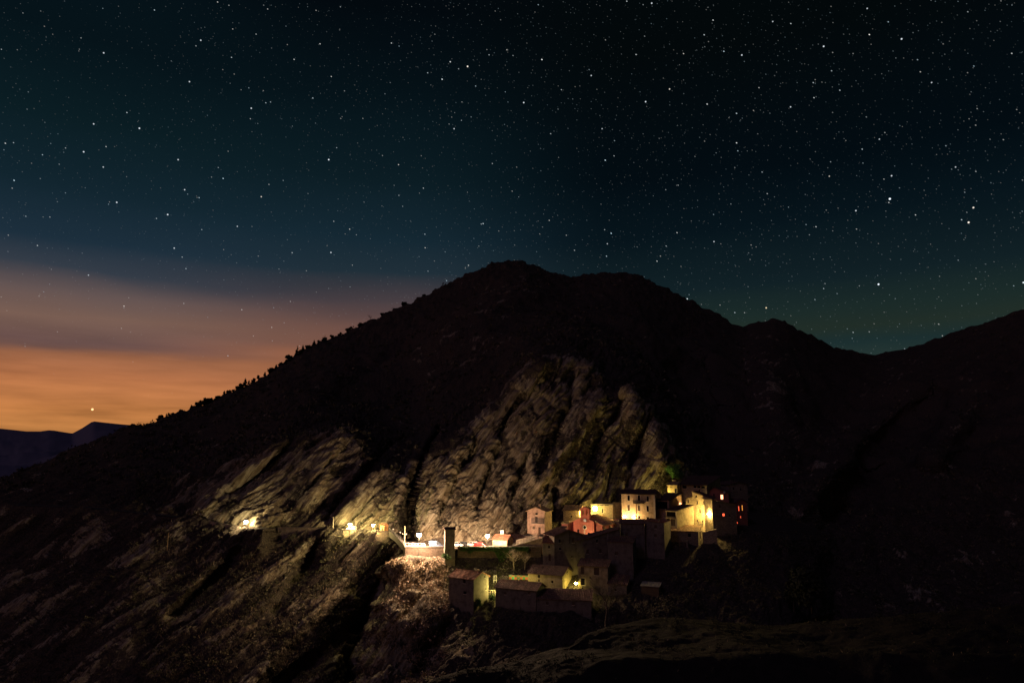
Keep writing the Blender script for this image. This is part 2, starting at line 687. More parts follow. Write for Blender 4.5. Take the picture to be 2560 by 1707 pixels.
def carve(px, py, line):
    """distance field push along a line of (px, py, half width, depth)"""
    out = np.zeros_like(px)
    xs = [q[0] for q in line]
    ysq = [q[1] for q in line]
    wmax = max(q[2] for q in line) * 2.6
    m = (px > min(xs) - wmax) & (px < max(xs) + wmax) & (py > min(ysq) - wmax) & (py < max(ysq) + wmax)
    if not m.any():
        return out
    X, Yy = px[m], py[m]
    best = np.zeros_like(X)
    for a, b in zip(line[:-1], line[1:]):
        dx, dy = b[0] - a[0], b[1] - a[1]
        t = np.clip(((X - a[0]) * dx + (Yy - a[1]) * dy) / (dx * dx + dy * dy), 0, 1)
        d = np.hypot(X - a[0] - t * dx, Yy - a[1] - t * dy)
        w = a[2] + t * (b[2] - a[2])
        dep = a[3] + t * (b[3] - a[3])
        val = dep * np.where(np.abs(dep) > 30, np.exp(-(d / w) ** 4), np.exp(-(d / w) ** 2))
        best = np.where(np.abs(val) > np.abs(best), val, best)
    out[m] = best
    return out


# ------------------------------------------------------------------ mountain
RIDGE = [(-300, 1330, 400), (-100, 1240, 410), (0, 1197, 420), (109, 1154, 440), (218, 1108, 460), (326, 1064, 480), (386, 1055, 490),
         (435, 1036, 500), (511, 1010, 515), (577, 981, 530), (653, 943, 550), (718, 906, 565), (762, 873, 575),
         (827, 845, 590), (871, 826, 600), (925, 801, 610), (980, 776, 620), (1034, 752, 630), (1088, 725, 640),
         (1143, 698, 650), (1197, 670, 660), (1230, 656, 670), (1268, 650, 680), (1311, 653, 685), (1350, 669, 690),
         (1393, 684, 700), (1437, 692, 705), (1464, 686, 710), (1524, 679, 715), (1578, 681, 720), (1622, 697, 725),
         (1676, 724, 730), (1741, 760, 735), (1796, 786, 740), (1839, 811, 745), (1861, 815, 750), (1894, 805, 745),
         (1937, 800, 740), (1970, 808, 745), (1992, 822, 755), (2035, 843, 780), (2079, 867, 810), (2122, 874, 840),
         (2166, 884, 860), (2199, 886, 870), (2231, 877, 860), (2286, 865, 840), (2351, 843, 810), (2427, 816, 780),
         (2503, 792, 760), (2560, 774, 740), (2860, 690, 690)]
ROAD = [(-300, 1350, 345), (0, 1262, 322), (218, 1270, 305), (464, 1296, 288), (548, 1311, 280), (604, 1322, 275), (693, 1322, 272),
        (821, 1324, 266), (854, 1327, 263), (976, 1332, 255)]
ROAD_END = [(1014, 1345, 251), (1060, 1358, 249), (1100, 1359, 249), (1310, 1359, 249.5), (1360, 1332, 254), (1450, 1302, 259), (1560, 1290, 265),
            (1700, 1235, 274), (1780, 1232, 282), (1850, 1275, 288), (2000, 1330, 310), (2200, 1350, 330), (2560, 1380, 330), (2860, 1400, 330)]
A0 = [(-300, 1850, 235), (0, 1850, 230), (500, 1850, 215), (860, 1850, 205), (900, 1850, 222), (1000, 1800, 232), (1300, 1700, 236), (1700, 1650, 236), (2000, 1640, 235), (2860, 1640, 235)]
A1 = [(-300, 1620, 285), (0, 1560, 272), (300, 1575, 252), (500, 1580, 245), (820, 1580, 235), (900, 1560, 252), (960, 1520, 255), (1010, 1500, 256), (1300, 1480, 256), (1700, 1450, 258), (2000, 1500, 268), (2860, 1520, 275)]
A4 = [(-300, 1342, 370), (0, 1238, 365), (218, 1212, 345), (330, 1205, 335), (464, 1205, 318), (604, 1152, 308), (693, 1112, 306), (760, 1084, 306), (831, 1076, 308), (880, 1100, 302),
      (930, 1148, 290), (976, 1178, 284), (1030, 1184, 281), (1060, 1165, 282), (1100, 1130, 284), (1180, 1080, 290), (1240, 1020, 294), (1300, 945, 298), (1350, 902, 298), (1440, 902, 300), (1470, 925, 298), (1510, 955, 296), (1580, 980, 294), (1640, 1055, 291),
      (1700, 1160, 292), (1760, 1205, 305), (1850, 1230, 325), (2000, 1200, 380), (2200, 1150, 430), (2560, 1100, 450), (2860, 1080, 450)]


def between(a, b, w, wy=None):
    xs = sorted({q[0] for q in a} | {q[0] for q in b})
    wy = w if wy is None else wy
    f = lambda c, i, x: float(np.interp(x, [q[0] for q in c], [q[i] for q in c]))
    return [(x, f(a, 1, x) * (1 - w) + f(b, 1, x) * w, f(a, 2, x) * (1 - wy) + f(b, 2, x) * wy) for x in xs]


road_out = ROAD + ROAD_END
road_in = [(x, r, y) for (x, r, y) in ROAD_END]
for (x, r, y) in ROAD:                       # the inner edge lies 6 m further back at the same height
    p = P(x, r, y)
    d = 6.5
    zz = p[2] + 0.05
    a = (zz - CZ) / (y + d)
    v = (a * CP - SP) / (CP + a * SP)
    road_in.append((x, CY - v * F, y + d))
road_in = sorted([(x, r - (3.0 if x > 1000 else 0.0), y + (1.0 if x > 1000 else 0.0)) for (x, r, y) in road_in])
A5 = between(A4, RIDGE, 0.5, 0.42)
BACK = [(x, r + 60, y + 260) for (x, r, y) in RIDGE]
pxs = np.concatenate([np.arange(-300, 340, 7.0), np.arange(340, 1760, 2.6), np.arange(1760, 2870, 6.5)])
ROW, YD, TT = loft([(A0, 18), (A1, 18), (road_out, 0), (road_in, 0), (A4, 9), (A5, 25), (RIDGE, 2.0), (BACK, 0)],
                   [70, 95, 6, 190, 70, 60, 4], pxs)
PXG = np.broadcast_to(pxs, ROW.shape).copy()
GULLIES = [
    [(1100, 1070, 8, 31), (1048, 1170, 13, 36), (1024, 1245, 19, 42), (1019, 1345, 23, 40)],
    [(1060, 1075, 9, 3), (985, 1110, 10, 8), (930, 1165, 13, 12), (870, 1240, 13, 12), (822, 1300, 11, 9)],
    [(780, 1065, 8, 3), (729, 1102, 10, 9), (678, 1158, 10, 9), (600, 1220, 9, 7), (540, 1262, 8, 5)],
    [(905, 1080, 8, 2), (830, 1150, 7, 3), (770, 1230, 7, 4)],
    [(640, 1105, 8, 5), (560, 1170, 9, 6), (500, 1225, 8, 4)],
    [(800, 1352, 12, 5), (770, 1400, 18, 8), (735, 1455, 16, 6), (690, 1520, 14, 5)],
    [(610, 1350, 10, 3), (575, 1400, 12, 3.5), (500, 1470, 12, 3), (440, 1520, 12, 2)],
    [(980, 1400, 16, 8), (950, 1500, 26, 22), (915, 1600, 34, 24), (890, 1710, 38, 24)],
    [(880, 1570, 14, 5), (790, 1640, 16, 7), (700, 1710, 16, 7)],
    [(1560, 1000, 10, 5), (1510, 1080, 11, 9), (1475, 1160, 10, 6)],
    [(1440, 950, 9, 6), (1415, 1030, 10, 10), (1370, 1130, 9, 6), (1345, 1200, 8, 4)],
    [(1305, 990, 9, 6), (1262, 1080, 10, 10), (1222, 1180, 9, 9), (1195, 1270, 8, 6)],
    [(1215, 1060, 8, 4), (1165, 1150, 9, 8), (1120, 1240, 9, 8), (1095, 1300, 8, 5)],
    [(1620, 1060, 9, 5), (1590, 1140, 10, 8), (1570, 1210, 9, 6)],
    [(1340, 1090, 7, 4), (1300, 1180, 8, 7), (1275, 1260, 7, 5)],
    [(1395, 1230, 9, 5), (1380, 1290, 10, 9)],
    [(2350, 1000, 40, 30), (2200, 1150, 50, 40), (2080, 1290, 40, 30)],
    [(1700, 860, 40, 26), (1760, 1000, 40, 34), (1820, 1150, 40, 20)],
    [(1010, 880, 30, 14), (900, 960, 30, 18), (780, 1040, 26, 10)],
    [(2560, 900, 40, 25), (2420, 1100, 50, 30)],
]
RIBS = [
    [(690, 1296, 22, -5), (655, 1318, 28, -11), (640, 1360, 26, -6)],
    [(520, 1262, 15, -4), (610, 1185, 14, -5), (720, 1112, 12, -4), (780, 1075, 8, -2)],
    [(838, 1120, 24, -6), (810, 1180, 28, -7), (770, 1255, 22, -5)],
    [(955, 1150, 16, -4), (900, 1235, 18, -6), (850, 1300, 12, -4)],
    [(1060, 1140, 11, -4), (1042, 1210, 9, -5)],
    [(1160, 1090, 16, -5), (1110, 1200, 18, -6), (1080, 1290, 14, -4)],
    [(1350, 905, 24, -8), (1330, 960, 20, -6), (1290, 1010, 16, -4)],
    [(1580, 985, 20, -6), (1590, 1060, 22, -6)],
    [(1500, 990, 14, -4), (1440, 1090, 20, -5), (1350, 1200, 18, -5)],
    [(1640, 1090, 26, -6), (1660, 1150, 26, -8)],
    [(2250, 960, 45, -25), (2120, 1110, 45, -30), (2020, 1260, 40, -22)],
    [(2480, 960, 40, -20), (2330, 1140, 40, -26)],
    [(1300, 720, 40, -20), (1200, 820, 40, -22), (1080, 930, 36, -16)],
    [(1900, 880, 40, -20), (1940, 1000, 40, -28), (1960, 1120, 40, -20)],
    [(560, 1400, 10, -2), (470, 1470, 14, -4), (400, 1540, 14, -3)],
    [(880, 1420, 14, -3), (800, 1520, 16, -4), (700, 1620, 16, -4), (620, 1710, 14, -3)],
]
road_zone = np.clip(1 - np.abs(TT - 2.5) / 0.62, 0, 1) * (PXG < 1000)
push = np.zeros_like(ROW)
for g in GULLIES + RIBS:
    c = carve(PXG, ROW, g)
    push += c
keep_road = 1 - smooth(0.0, 0.4, road_zone) * (1 - smooth(0, 20, np.abs(PXG - 650)) * 0 ) * ((PXG < 610) | (PXG > 690))
push *= np.clip(keep_road, 0, 1) * smooth(0.0, 0.4, 6.0 - TT)
YD2 = YD + push
PA = P(PXG, ROW, YD2)
NA = grid_normals(PA)
flat = PA.reshape(-1, 3)
wx = smooth(880, 1180, PXG.ravel())
h_l = strata(flat, 41.0, 3.0)
h_r = strata(flat, 60.0, 11.0)
hs = h_l * (1 - wx) + h_r * wx
big = fbm(flat, 38.0, 3, 0.5, 5.0) * 4.5
far = smooth(330, 520, flat[:, 1])
huge = fbm(flat, 130.0, 5, 0.52, 9.0) * 22.0
small = fbm(flat, 2.6, 3, 0.55, 2.0) * 0.5
tt = TT.ravel()
edge_t = smooth(0.0, 1.0, 6.0 - tt)
ridge_n = fbm(flat, 12.0, 4, 0.6, 21.0) * 2.6
rockm = smooth(2.9, 3.05, tt) * (1 - smooth(3.92, 4.12, tt + 0.16 * fbm(flat, 25.0, 3, 0.5, 4.0)))
lowm_ = 1 - smooth(1.9, 2.0, tt)
amp = (0.95 * rockm + 0.9 * lowm_ + 0.8 * (1 - rockm) * (1 - lowm_))
macro = fbm(flat, 48.0, 3, 0.5, 77.0)
disp = (hs * (0.85 + 0.4 * np.clip(macro, -1, 1)) + small) * amp * (1 - 0.55 * far) + big * (0.5 * (1 - far) + 0.7 * far) + huge * far * 1.0
rz = smooth(0.0, 0.5, road_zone.ravel())
disp = disp * np.clip(edge_t * 1.0, 0, 1) * (1 - rz) + ridge_n * (1 - edge_t)
disp = np.where(tt > 6.0, 0.6 * ridge_n, disp)
PA2 = flat + NA.reshape(-1, 3) * disp[:, None]
# bare rock against scrub-grown ground
vegn = fbm(flat, 9.0, 4, 0.6, 31.0)
bed = hs
rockx = smooth(330, 560, PXG.ravel()) * (0.74 + 0.26 * smooth(700, 900, PXG.ravel())) * (1 - smooth(1690, 1780, PXG.ravel()))
rockm_c = rockm * rockx
dent = np.clip(push.ravel() / 7.0, -0.35, 0.6)
rock_attr = np.clip(-0.55 * dent + rockm_c * (0.62 + 0.55 * vegn + 0.13 * bed + 0.45 * macro) + (1 - rockm_c) * lowm_ * np.clip((0.10 - 0.25 * smooth(1000, 1300, PXG.ravel())) + 0.45 * vegn + 0.20 * bed, 0, 1)
                    + (1 - rockm_c) * (1 - lowm_) * np.clip(-0.16 + 0.6 * vegn + 0.07 * bed, 0, 1), 0, 1)


def mountain_mat():
    m, t, b = new_mat("mountain_rock_and_scrub")
    at = N(t, 'ShaderNodeAttribute', attribute_name='rock')
    geo = N(t, 'ShaderNodeNewGeometry')
    mpx = N(t, 'ShaderNodeMapping', vector_type='TEXTURE')
    mpx.inputs['Rotation'].default_value = (0, math.radians(-55), 0)
    mpx.inputs['Scale'].default_value = (9.0, 2.4, 0.8)
    t.links.new(geo.outputs['Position'], mpx.inputs[0])
    bed_n = noise_tex(t, 0.9, 8, 0.66, mpx.outputs[0], 0.12)
    n_big = noise_tex(t, 0.09, 5, 0.6, geo.outputs['Position'])
    n_fine = noise_tex(t, 1.7, 6, 0.7, geo.outputs['Position'])
    rock = ramp(t, bed_n, [(0.36, (0.045, 0.037, 0.028, 1)), (0.44, (0.16, 0.13, 0.095, 1)), (0.51, (0.25, 0.228, 0.162, 1)), (0.62, (0.41, 0.38, 0.285, 1))])
    rock = mix_rgb(t, maprange(t, n_big, 0.42, 0.66, 0.0, 0.6), rock, (0.27, 0.215, 0.13, 1))
    n_mid = noise_tex(t, 0.42, 6, 0.68, geo.outputs['Position'], 0.4)
    n_spk = noise_tex(t, 3.4, 4, 0.6, geo.outputs['Position'])
    rock = mix_rgb(t, maprange(t, n_spk, 0.52, 0.66, 0.0, 0.75), rock, (0.07, 0.058, 0.04, 1))
    scrub = ramp(t, n_fine, [(0.32, (0.027, 0.022, 0.021, 1)), (0.5, (0.06, 0.051, 0.042, 1)), (0.68, (0.125, 0.105, 0.078, 1))])
    mixn = math_node(t, 'ADD', math_node(t, 'MULTIPLY', math_node(t, 'SUBTRACT', n_fine, 0.5), 0.8), math_node(t, 'MULTIPLY', math_node(t, 'SUBTRACT', n_mid, 0.5), 1.3))
    fac = maprange(t, math_node(t, 'ADD', at.outputs['Fac'], mixn), 0.36, 0.50, 0.0, 1.0)
    t.links.new(mix_rgb(t, fac, scrub, rock), b.inputs['Base Color'])
    hsum = math_node(t, 'ADD', math_node(t, 'MULTIPLY', bed_n, 1.2), math_node(t, 'ADD', math_node(t, 'MULTIPLY', n_fine, 0.6), math_node(t, 'MULTIPLY', n_spk, -0.35)))
    bump(t, b, hsum, 1.0, 1.1)
    b.inputs['Roughness'].default_value = 0.95
    b.inputs['Specular IOR Level'].default_value = 0.1
    return m


M_MOUNT = mountain_mat()
mountain = structure(np_obj("mountain", PA2, grid_quads(*ROW.shape), M_MOUNT, smooth=True, attrs={'rock': rock_attr}))
GA = PA2.reshape(ROW.shape + (3,))

# ------------------------------------------------------------------ the spur that carries the village
B0 = [(780, 1900, 172), (1000, 1850, 170), (1300, 1720, 172), (1600, 1650, 178), (1900, 1580, 195), (2200, 1500, 235)]
B1 = [(780, 1660, 198), (900, 1580, 206), (1000, 1545, 210), (1120, 1514, 213), (1190, 1529, 210), (1340, 1537, 206), (1480, 1536, 206), (1560, 1502, 212),
      (1650, 1450, 220), (1760, 1388, 232), (1860, 1352, 244), (2000, 1348, 262), (2200, 1350, 300)]
B2 = [(780, 1600, 220), (900, 1515, 221), (1000, 1470, 224), (1120, 1476, 224), (1220, 1474, 223), (1340, 1481, 221), (1440, 1488, 218), (1520, 1486, 219),
      (1580, 1442, 225), (1680, 1366, 238), (1780, 1346, 246), (1860, 1334, 254), (2000, 1335, 275), (2200, 1342, 315)]
B3 = [(780, 1560, 242), (900, 1450, 238), (960, 1410, 234.5), (985, 1396, 233.2), (1014, 1390, 233.2), (1130, 1402, 233.2), (1300, 1400, 233.4), (1360, 1384, 235), (1420, 1427, 230.5),
      (1520, 1422, 231), (1600, 1370, 238), (1680, 1347, 246), (1780, 1322, 256), (1860, 1304, 266), (2000, 1320, 290), (2200, 1335, 330)]
B4 = [(780, 1560, 262), (900, 1470, 258), (960, 1420, 252), (1000, 1385, 247), (1020, 1378, 236.5), (1300, 1378, 236.5), (1360, 1340, 243), (1420, 1349, 236), (1520, 1347, 236),
      (1560, 1318, 244), (1640, 1318, 246), (1700, 1300, 254), (1780, 1285, 264), (1860, 1285, 274), (2000, 1312, 300), (2200, 1333, 340)]
B5 = [(780, 1560, 275), (960, 1440, 262), (1000, 1400, 256), (1030, 1366, 254), (1310, 1366, 254), (1360, 1333, 258), (1450, 1302, 256), (1560, 1304, 254), (1640, 1302, 259),
      (1700, 1255, 266), (1780, 1240, 274), (1860, 1262, 282), (2000, 1305, 312), (2200, 1332, 350)]
B6 = [(780, 1570, 285), (960, 1450, 272), (1000, 1410, 266), (1030, 1368, 264), (1310, 1368, 264), (1360, 1345, 268), (1450, 1310, 272), (1560, 1305, 278), (1640, 1290, 280),
      (1700, 1250, 284), (1780, 1245, 290), (1860, 1270, 296), (2000, 1310, 325), (2200, 1335, 360)]
B4B = [(x, r, y) for (x, r, y) in between(B4, B5, 0.6) if not 1390 < x < 1548] + [(1400, 1345, 246), (1420, 1343, 247.5), (1525, 1341, 247.5), (1545, 1322, 248)]
pxb = np.arange(780, 2200, 3.0)
RB, YB, TB = loft([(B0, 12), (B1, 8), (B2, 8), (B3, 5), (B4, 4), (B4B, 4), (B5, 6), (B6, 8)], [110, 26, 34, 8, 6, 6, 6], pxb)
PXB = np.broadcast_to(pxb, RB.shape).copy()
# the steep left flank of the spur falls back into the gorge
flank = np.interp(RB, [1330, 1385, 1410, 1440, 1480, 1515, 1545, 1580, 1620, 1660, 1707, 1800], [1004, 978, 966, 984, 990, 968, 985, 980, 966, 952, 938, 900])
flank = flank + 4.0 * np.sin(RB * 0.083) + 2.0 * np.sin(RB * 0.19 + 1.0)
fl = np.clip((flank - PXB) / 30.0, 0, 3.0)
YB2 = YB + 16 * fl ** 1.3 + 70 * smooth(1960, 2190, PXB)
for g in ([(1120, 1560, 18, 6), (1090, 1610, 22, 8), (1060, 1680, 24, 8)], [(1060, 1450, 12, 2.5), (1045, 1500, 14, 3.5), (1010, 1550, 14, 3)],
          [(1010, 1405, 22, -2.0), (1030, 1440, 18, -1.6)], [(985, 1530, 14, -3), (1010, 1555, 16, -2)], [(1020, 1560, 26, -2.5), (1070, 1555, 30, -2.0)]):
    YB2 += carve(PXB, RB, g)
PB = P(PXB, RB, YB2)
NB = grid_normals(PB)
fb = PB.reshape(-1, 3)
tb = TB.ravel()
steep = 1 - smooth(0.9, 1.25, tb)
left_hill = (1 - smooth(1080, 1130, PXB.ravel())) * (1 - smooth(2.85, 3.0, tb))
ampb = np.clip(0.12 + 0.9 * steep + 0.8 * left_hill, 0, 1.2)
dispb = (fbm(fb, 14.0, 4, 0.55, 6.0) * 1.4 + fbm(fb, 3.0, 3, 0.55, 8.0) * 0.45 + (0.35 + 0.3 * left_hill) * strata(fb, 50.0, 5.0)) * ampb
PB2 = fb + NB.reshape(-1, 3) * dispb[:, None]
rock_b = np.clip(0.16 + 0.30 * left_hill - 0.3 * smooth(1120, 1250, PXB.ravel()) + 0.55 * fbm(fb, 7.0, 4, 0.6, 13.0) + 0.35 * np.exp(-((PXB.ravel() - flank.ravel() - 8) / 16.0) ** 2), 0, 1)
spur = structure(np_obj("terrain", PB2, grid_quads(*RB.shape), M_MOUNT, smooth=True, attrs={'rock': rock_b}))
GB = PB2.reshape(RB.shape + (3,))

# ------------------------------------------------------------------ near hillside with the footpath
F0 = [(600, 2300, 62), (1400, 2300, 60), (3000, 2300, 58)]
F1a = [(600, 1990, 118), (900, 1900, 118), (1100, 1800, 120), (1250, 1745, 124), (1420, 1690, 130), (1560, 1650, 138), (1800, 1640, 138), (2100, 1640, 138), (2400, 1630, 130), (3000, 1590, 125)]
F1 = [(600, 1960, 128), (860, 1800, 132), (930, 1765, 134), (1000, 1732, 136), (1088, 1700, 138), (1150, 1678, 140), (1230, 1662, 143), (1300, 1648, 147), (1350, 1632, 150), (1415, 1608, 154), (1470, 1585, 160), (1530, 1566, 166), (1600, 1552, 170), (1680, 1545, 174),
      (1800, 1556, 172), (1950, 1562, 170), (2060, 1556, 170), (2200, 1540, 165), (2400, 1525, 155), (3000, 1480, 140)]
F2 = [(x, r + 55, y + 22) for (x, r, y) in F1]
pxf = np.arange(600, 3000, 4.0)
RF, YF, TF = loft([(F0, 20), (F1a, 14), (F1, 8), (F2, 8)], [60, 60, 16], pxf)
PXF = np.broadcast_to(pxf, RF.shape).copy()
PF = P(PXF, RF, YF)
NF = grid_normals(PF)
ff = PF.reshape(-1, 3)
tf = TF.ravel()
df = (fbm(ff, 18.0, 4, 0.5, 3.0) * 1.1 + fbm(ff, 3.5, 3, 0.5, 4.0) * 0.28) * np.where(tf < 1.9, 1.0, 0.5)
PF2 = ff + NF.reshape(-1, 3) * df[:, None]


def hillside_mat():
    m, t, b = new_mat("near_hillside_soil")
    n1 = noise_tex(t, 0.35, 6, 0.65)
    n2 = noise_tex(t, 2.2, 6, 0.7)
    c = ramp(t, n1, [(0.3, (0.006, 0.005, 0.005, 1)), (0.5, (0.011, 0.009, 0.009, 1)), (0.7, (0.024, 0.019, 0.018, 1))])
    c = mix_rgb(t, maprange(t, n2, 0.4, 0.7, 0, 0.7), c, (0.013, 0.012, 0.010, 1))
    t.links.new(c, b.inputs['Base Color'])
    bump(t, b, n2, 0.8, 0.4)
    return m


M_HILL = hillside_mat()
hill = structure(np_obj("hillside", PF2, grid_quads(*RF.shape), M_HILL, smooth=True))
GF = PF2.reshape(RF.shape + (3,))

# ------------------------------------------------------------------ far range and valley floor
FAR = [(-500, 1066, 6500), (-150, 1060, 6500), (0, 1071, 6500), (30, 1074, 6400), (65, 1078, 6300), (100, 1078, 6300), (122, 1075, 6300), (136, 1076, 6300), (160, 1080, 6300), (181, 1083, 6300),
       (205, 1070, 6300), (228, 1055, 6300), (236, 1053, 6300), (262, 1056, 6300), (300, 1060, 6300), (326, 1062, 6300), (400, 1075, 6300), (600, 1080, 6400), (900, 1090, 6400)]
FARB = [(-500, 1240, 3000), (900, 1240, 3000)]
FARK = [(x, r + 25, y + 1500) for (x, r, y) in FAR]
pxr = np.arange(-500, 900, 4.0)
RR, YR, TR = loft([(FARB, 0), (FAR, 0), (FARK, 0)], [40, 6], pxr)
PR = P(np.broadcast_to(pxr, RR.shape), RR, YR)
NR = grid_normals(PR)
fr = PR.reshape(-1, 3)
trr = TR.ravel()
dr = fbm(fr, 700.0, 4, 0.5, 3.0) * 90.0 * smooth(0.0, 0.3, 1 - trr)
PR2 = fr + NR.reshape(-1, 3) * dr[:, None]
M_FAR = plain("hazy_blue_far_slopes", (0.17, 0.18, 0.26), 1.0, 0, 0.0, 0.3)  # blue of the distant haze put into the slope colour
structure(np_obj("far_mountains", PR2, grid_quads(*RR.shape), M_FAR, smooth=True))
gb = MB()
gb.poly([(-40000, -40000, -45), (40000, -40000, -45), (40000, 40000, -45), (-40000, 40000, -45)])
structure(obj("ground", gb, plain("valley_floor", (0.05, 0.052, 0.05), 1.0, 0, 0.0), fix=False))

# ------------------------------------------------------------------ building materials
W_CREAM = plaster("cream_plaster", (0.55, 0.43, 0.27))
W_YELLOW = plaster("yellow_plaster", (0.58, 0.47, 0.24))
W_PINK = plaster("pinkish_plaster", (0.38, 0.26, 0.195))
W_RED = plaster("red_plaster", (0.52, 0.16, 0.105), 0.8)
W_DARKRED = plaster("faded_red_plaster", (0.36, 0.13, 0.10), 0.7)
W_GREY = plaster("grey_render", (0.17, 0.15, 0.125))
W_OLD = plaster("old_ochre_render", (0.34, 0.28, 0.17))
W_STONE = stone("rubble_stone", (0.40, 0.33, 0.23))
W_STONE2 = stone("pale_rubble_stone", (0.47, 0.39, 0.26), 2.1)
W_RETAIN = stone("dark_retaining_stone", (0.115, 0.09, 0.07))  # dark tone of the parking terrace's retaining walls
W_DARKSTONE = stone("dark_rubble_stone", (0.25, 0.21, 0.16))
R_TILE = tiles("terracotta_tiles", (0.30, 0.13, 0.075))
R_OLD = tiles("weathered_tiles", (0.20, 0.12, 0.085))
R_PALE = tiles("pale_tiles", (0.38, 0.25, 0.15))
R_LAMPLIT = tiles("lamplit_tiles", (0.52, 0.33, 0.17))  # brighter copy of the pale tiles, lamplight put into the colour
R_DARK = tiles("dark_roof_tiles", (0.085, 0.05, 0.042))
M_WOOD = plain("dark_wood", (0.07, 0.045, 0.03), 0.8)
M_WOODL = plain("pale_wood", (0.36, 0.25, 0.13), 0.8)
M_SHUT = plain("brown_shutters", (0.11, 0.075, 0.045), 0.7)
M_IRON = plain("black_iron", (0.03, 0.03, 0.032), 0.5, 0.6, 0.5)
M_ZINC = plain("zinc", (0.42, 0.42, 0.40), 0.5, 0.4, 0.5)
M_COPPER = plain("copper_pipe", (0.40, 0.22, 0.11), 0.5, 0.4, 0.5)
M_TRIM = plain("pale_stone_trim", (0.62, 0.55, 0.42), 0.85)
M_WHITE = plain("white_paint", (0.75, 0.73, 0.68), 0.6)
M_CONC = plain("concrete", (0.19, 0.17, 0.145), 0.95, 0, 0.1, 0.45)
M_GLASS = plain("dark_window_glass", (0.012, 0.013, 0.015), 0.12, 0.0, 0.5, 0.2)
M_HOLE = plain("unlit_interior", (0.008, 0.007, 0.006), 1.0, 0, 0, 0.2)
E_RED = emit("red_lit_window", (1.0, 0.12, 0.045), 2.2)
E_HOT = emit("hot_lit_window", (1.0, 0.36, 0.17), 5.0)
E_ORANGE = emit("orange_lit_window", (1.0, 0.36, 0.05), 1.6)
LP = [400, 450, 230, 2100, 820, 44, 32, 62, 40, 50, 340, 115, 66, 100, 135]      # strength of each lamp


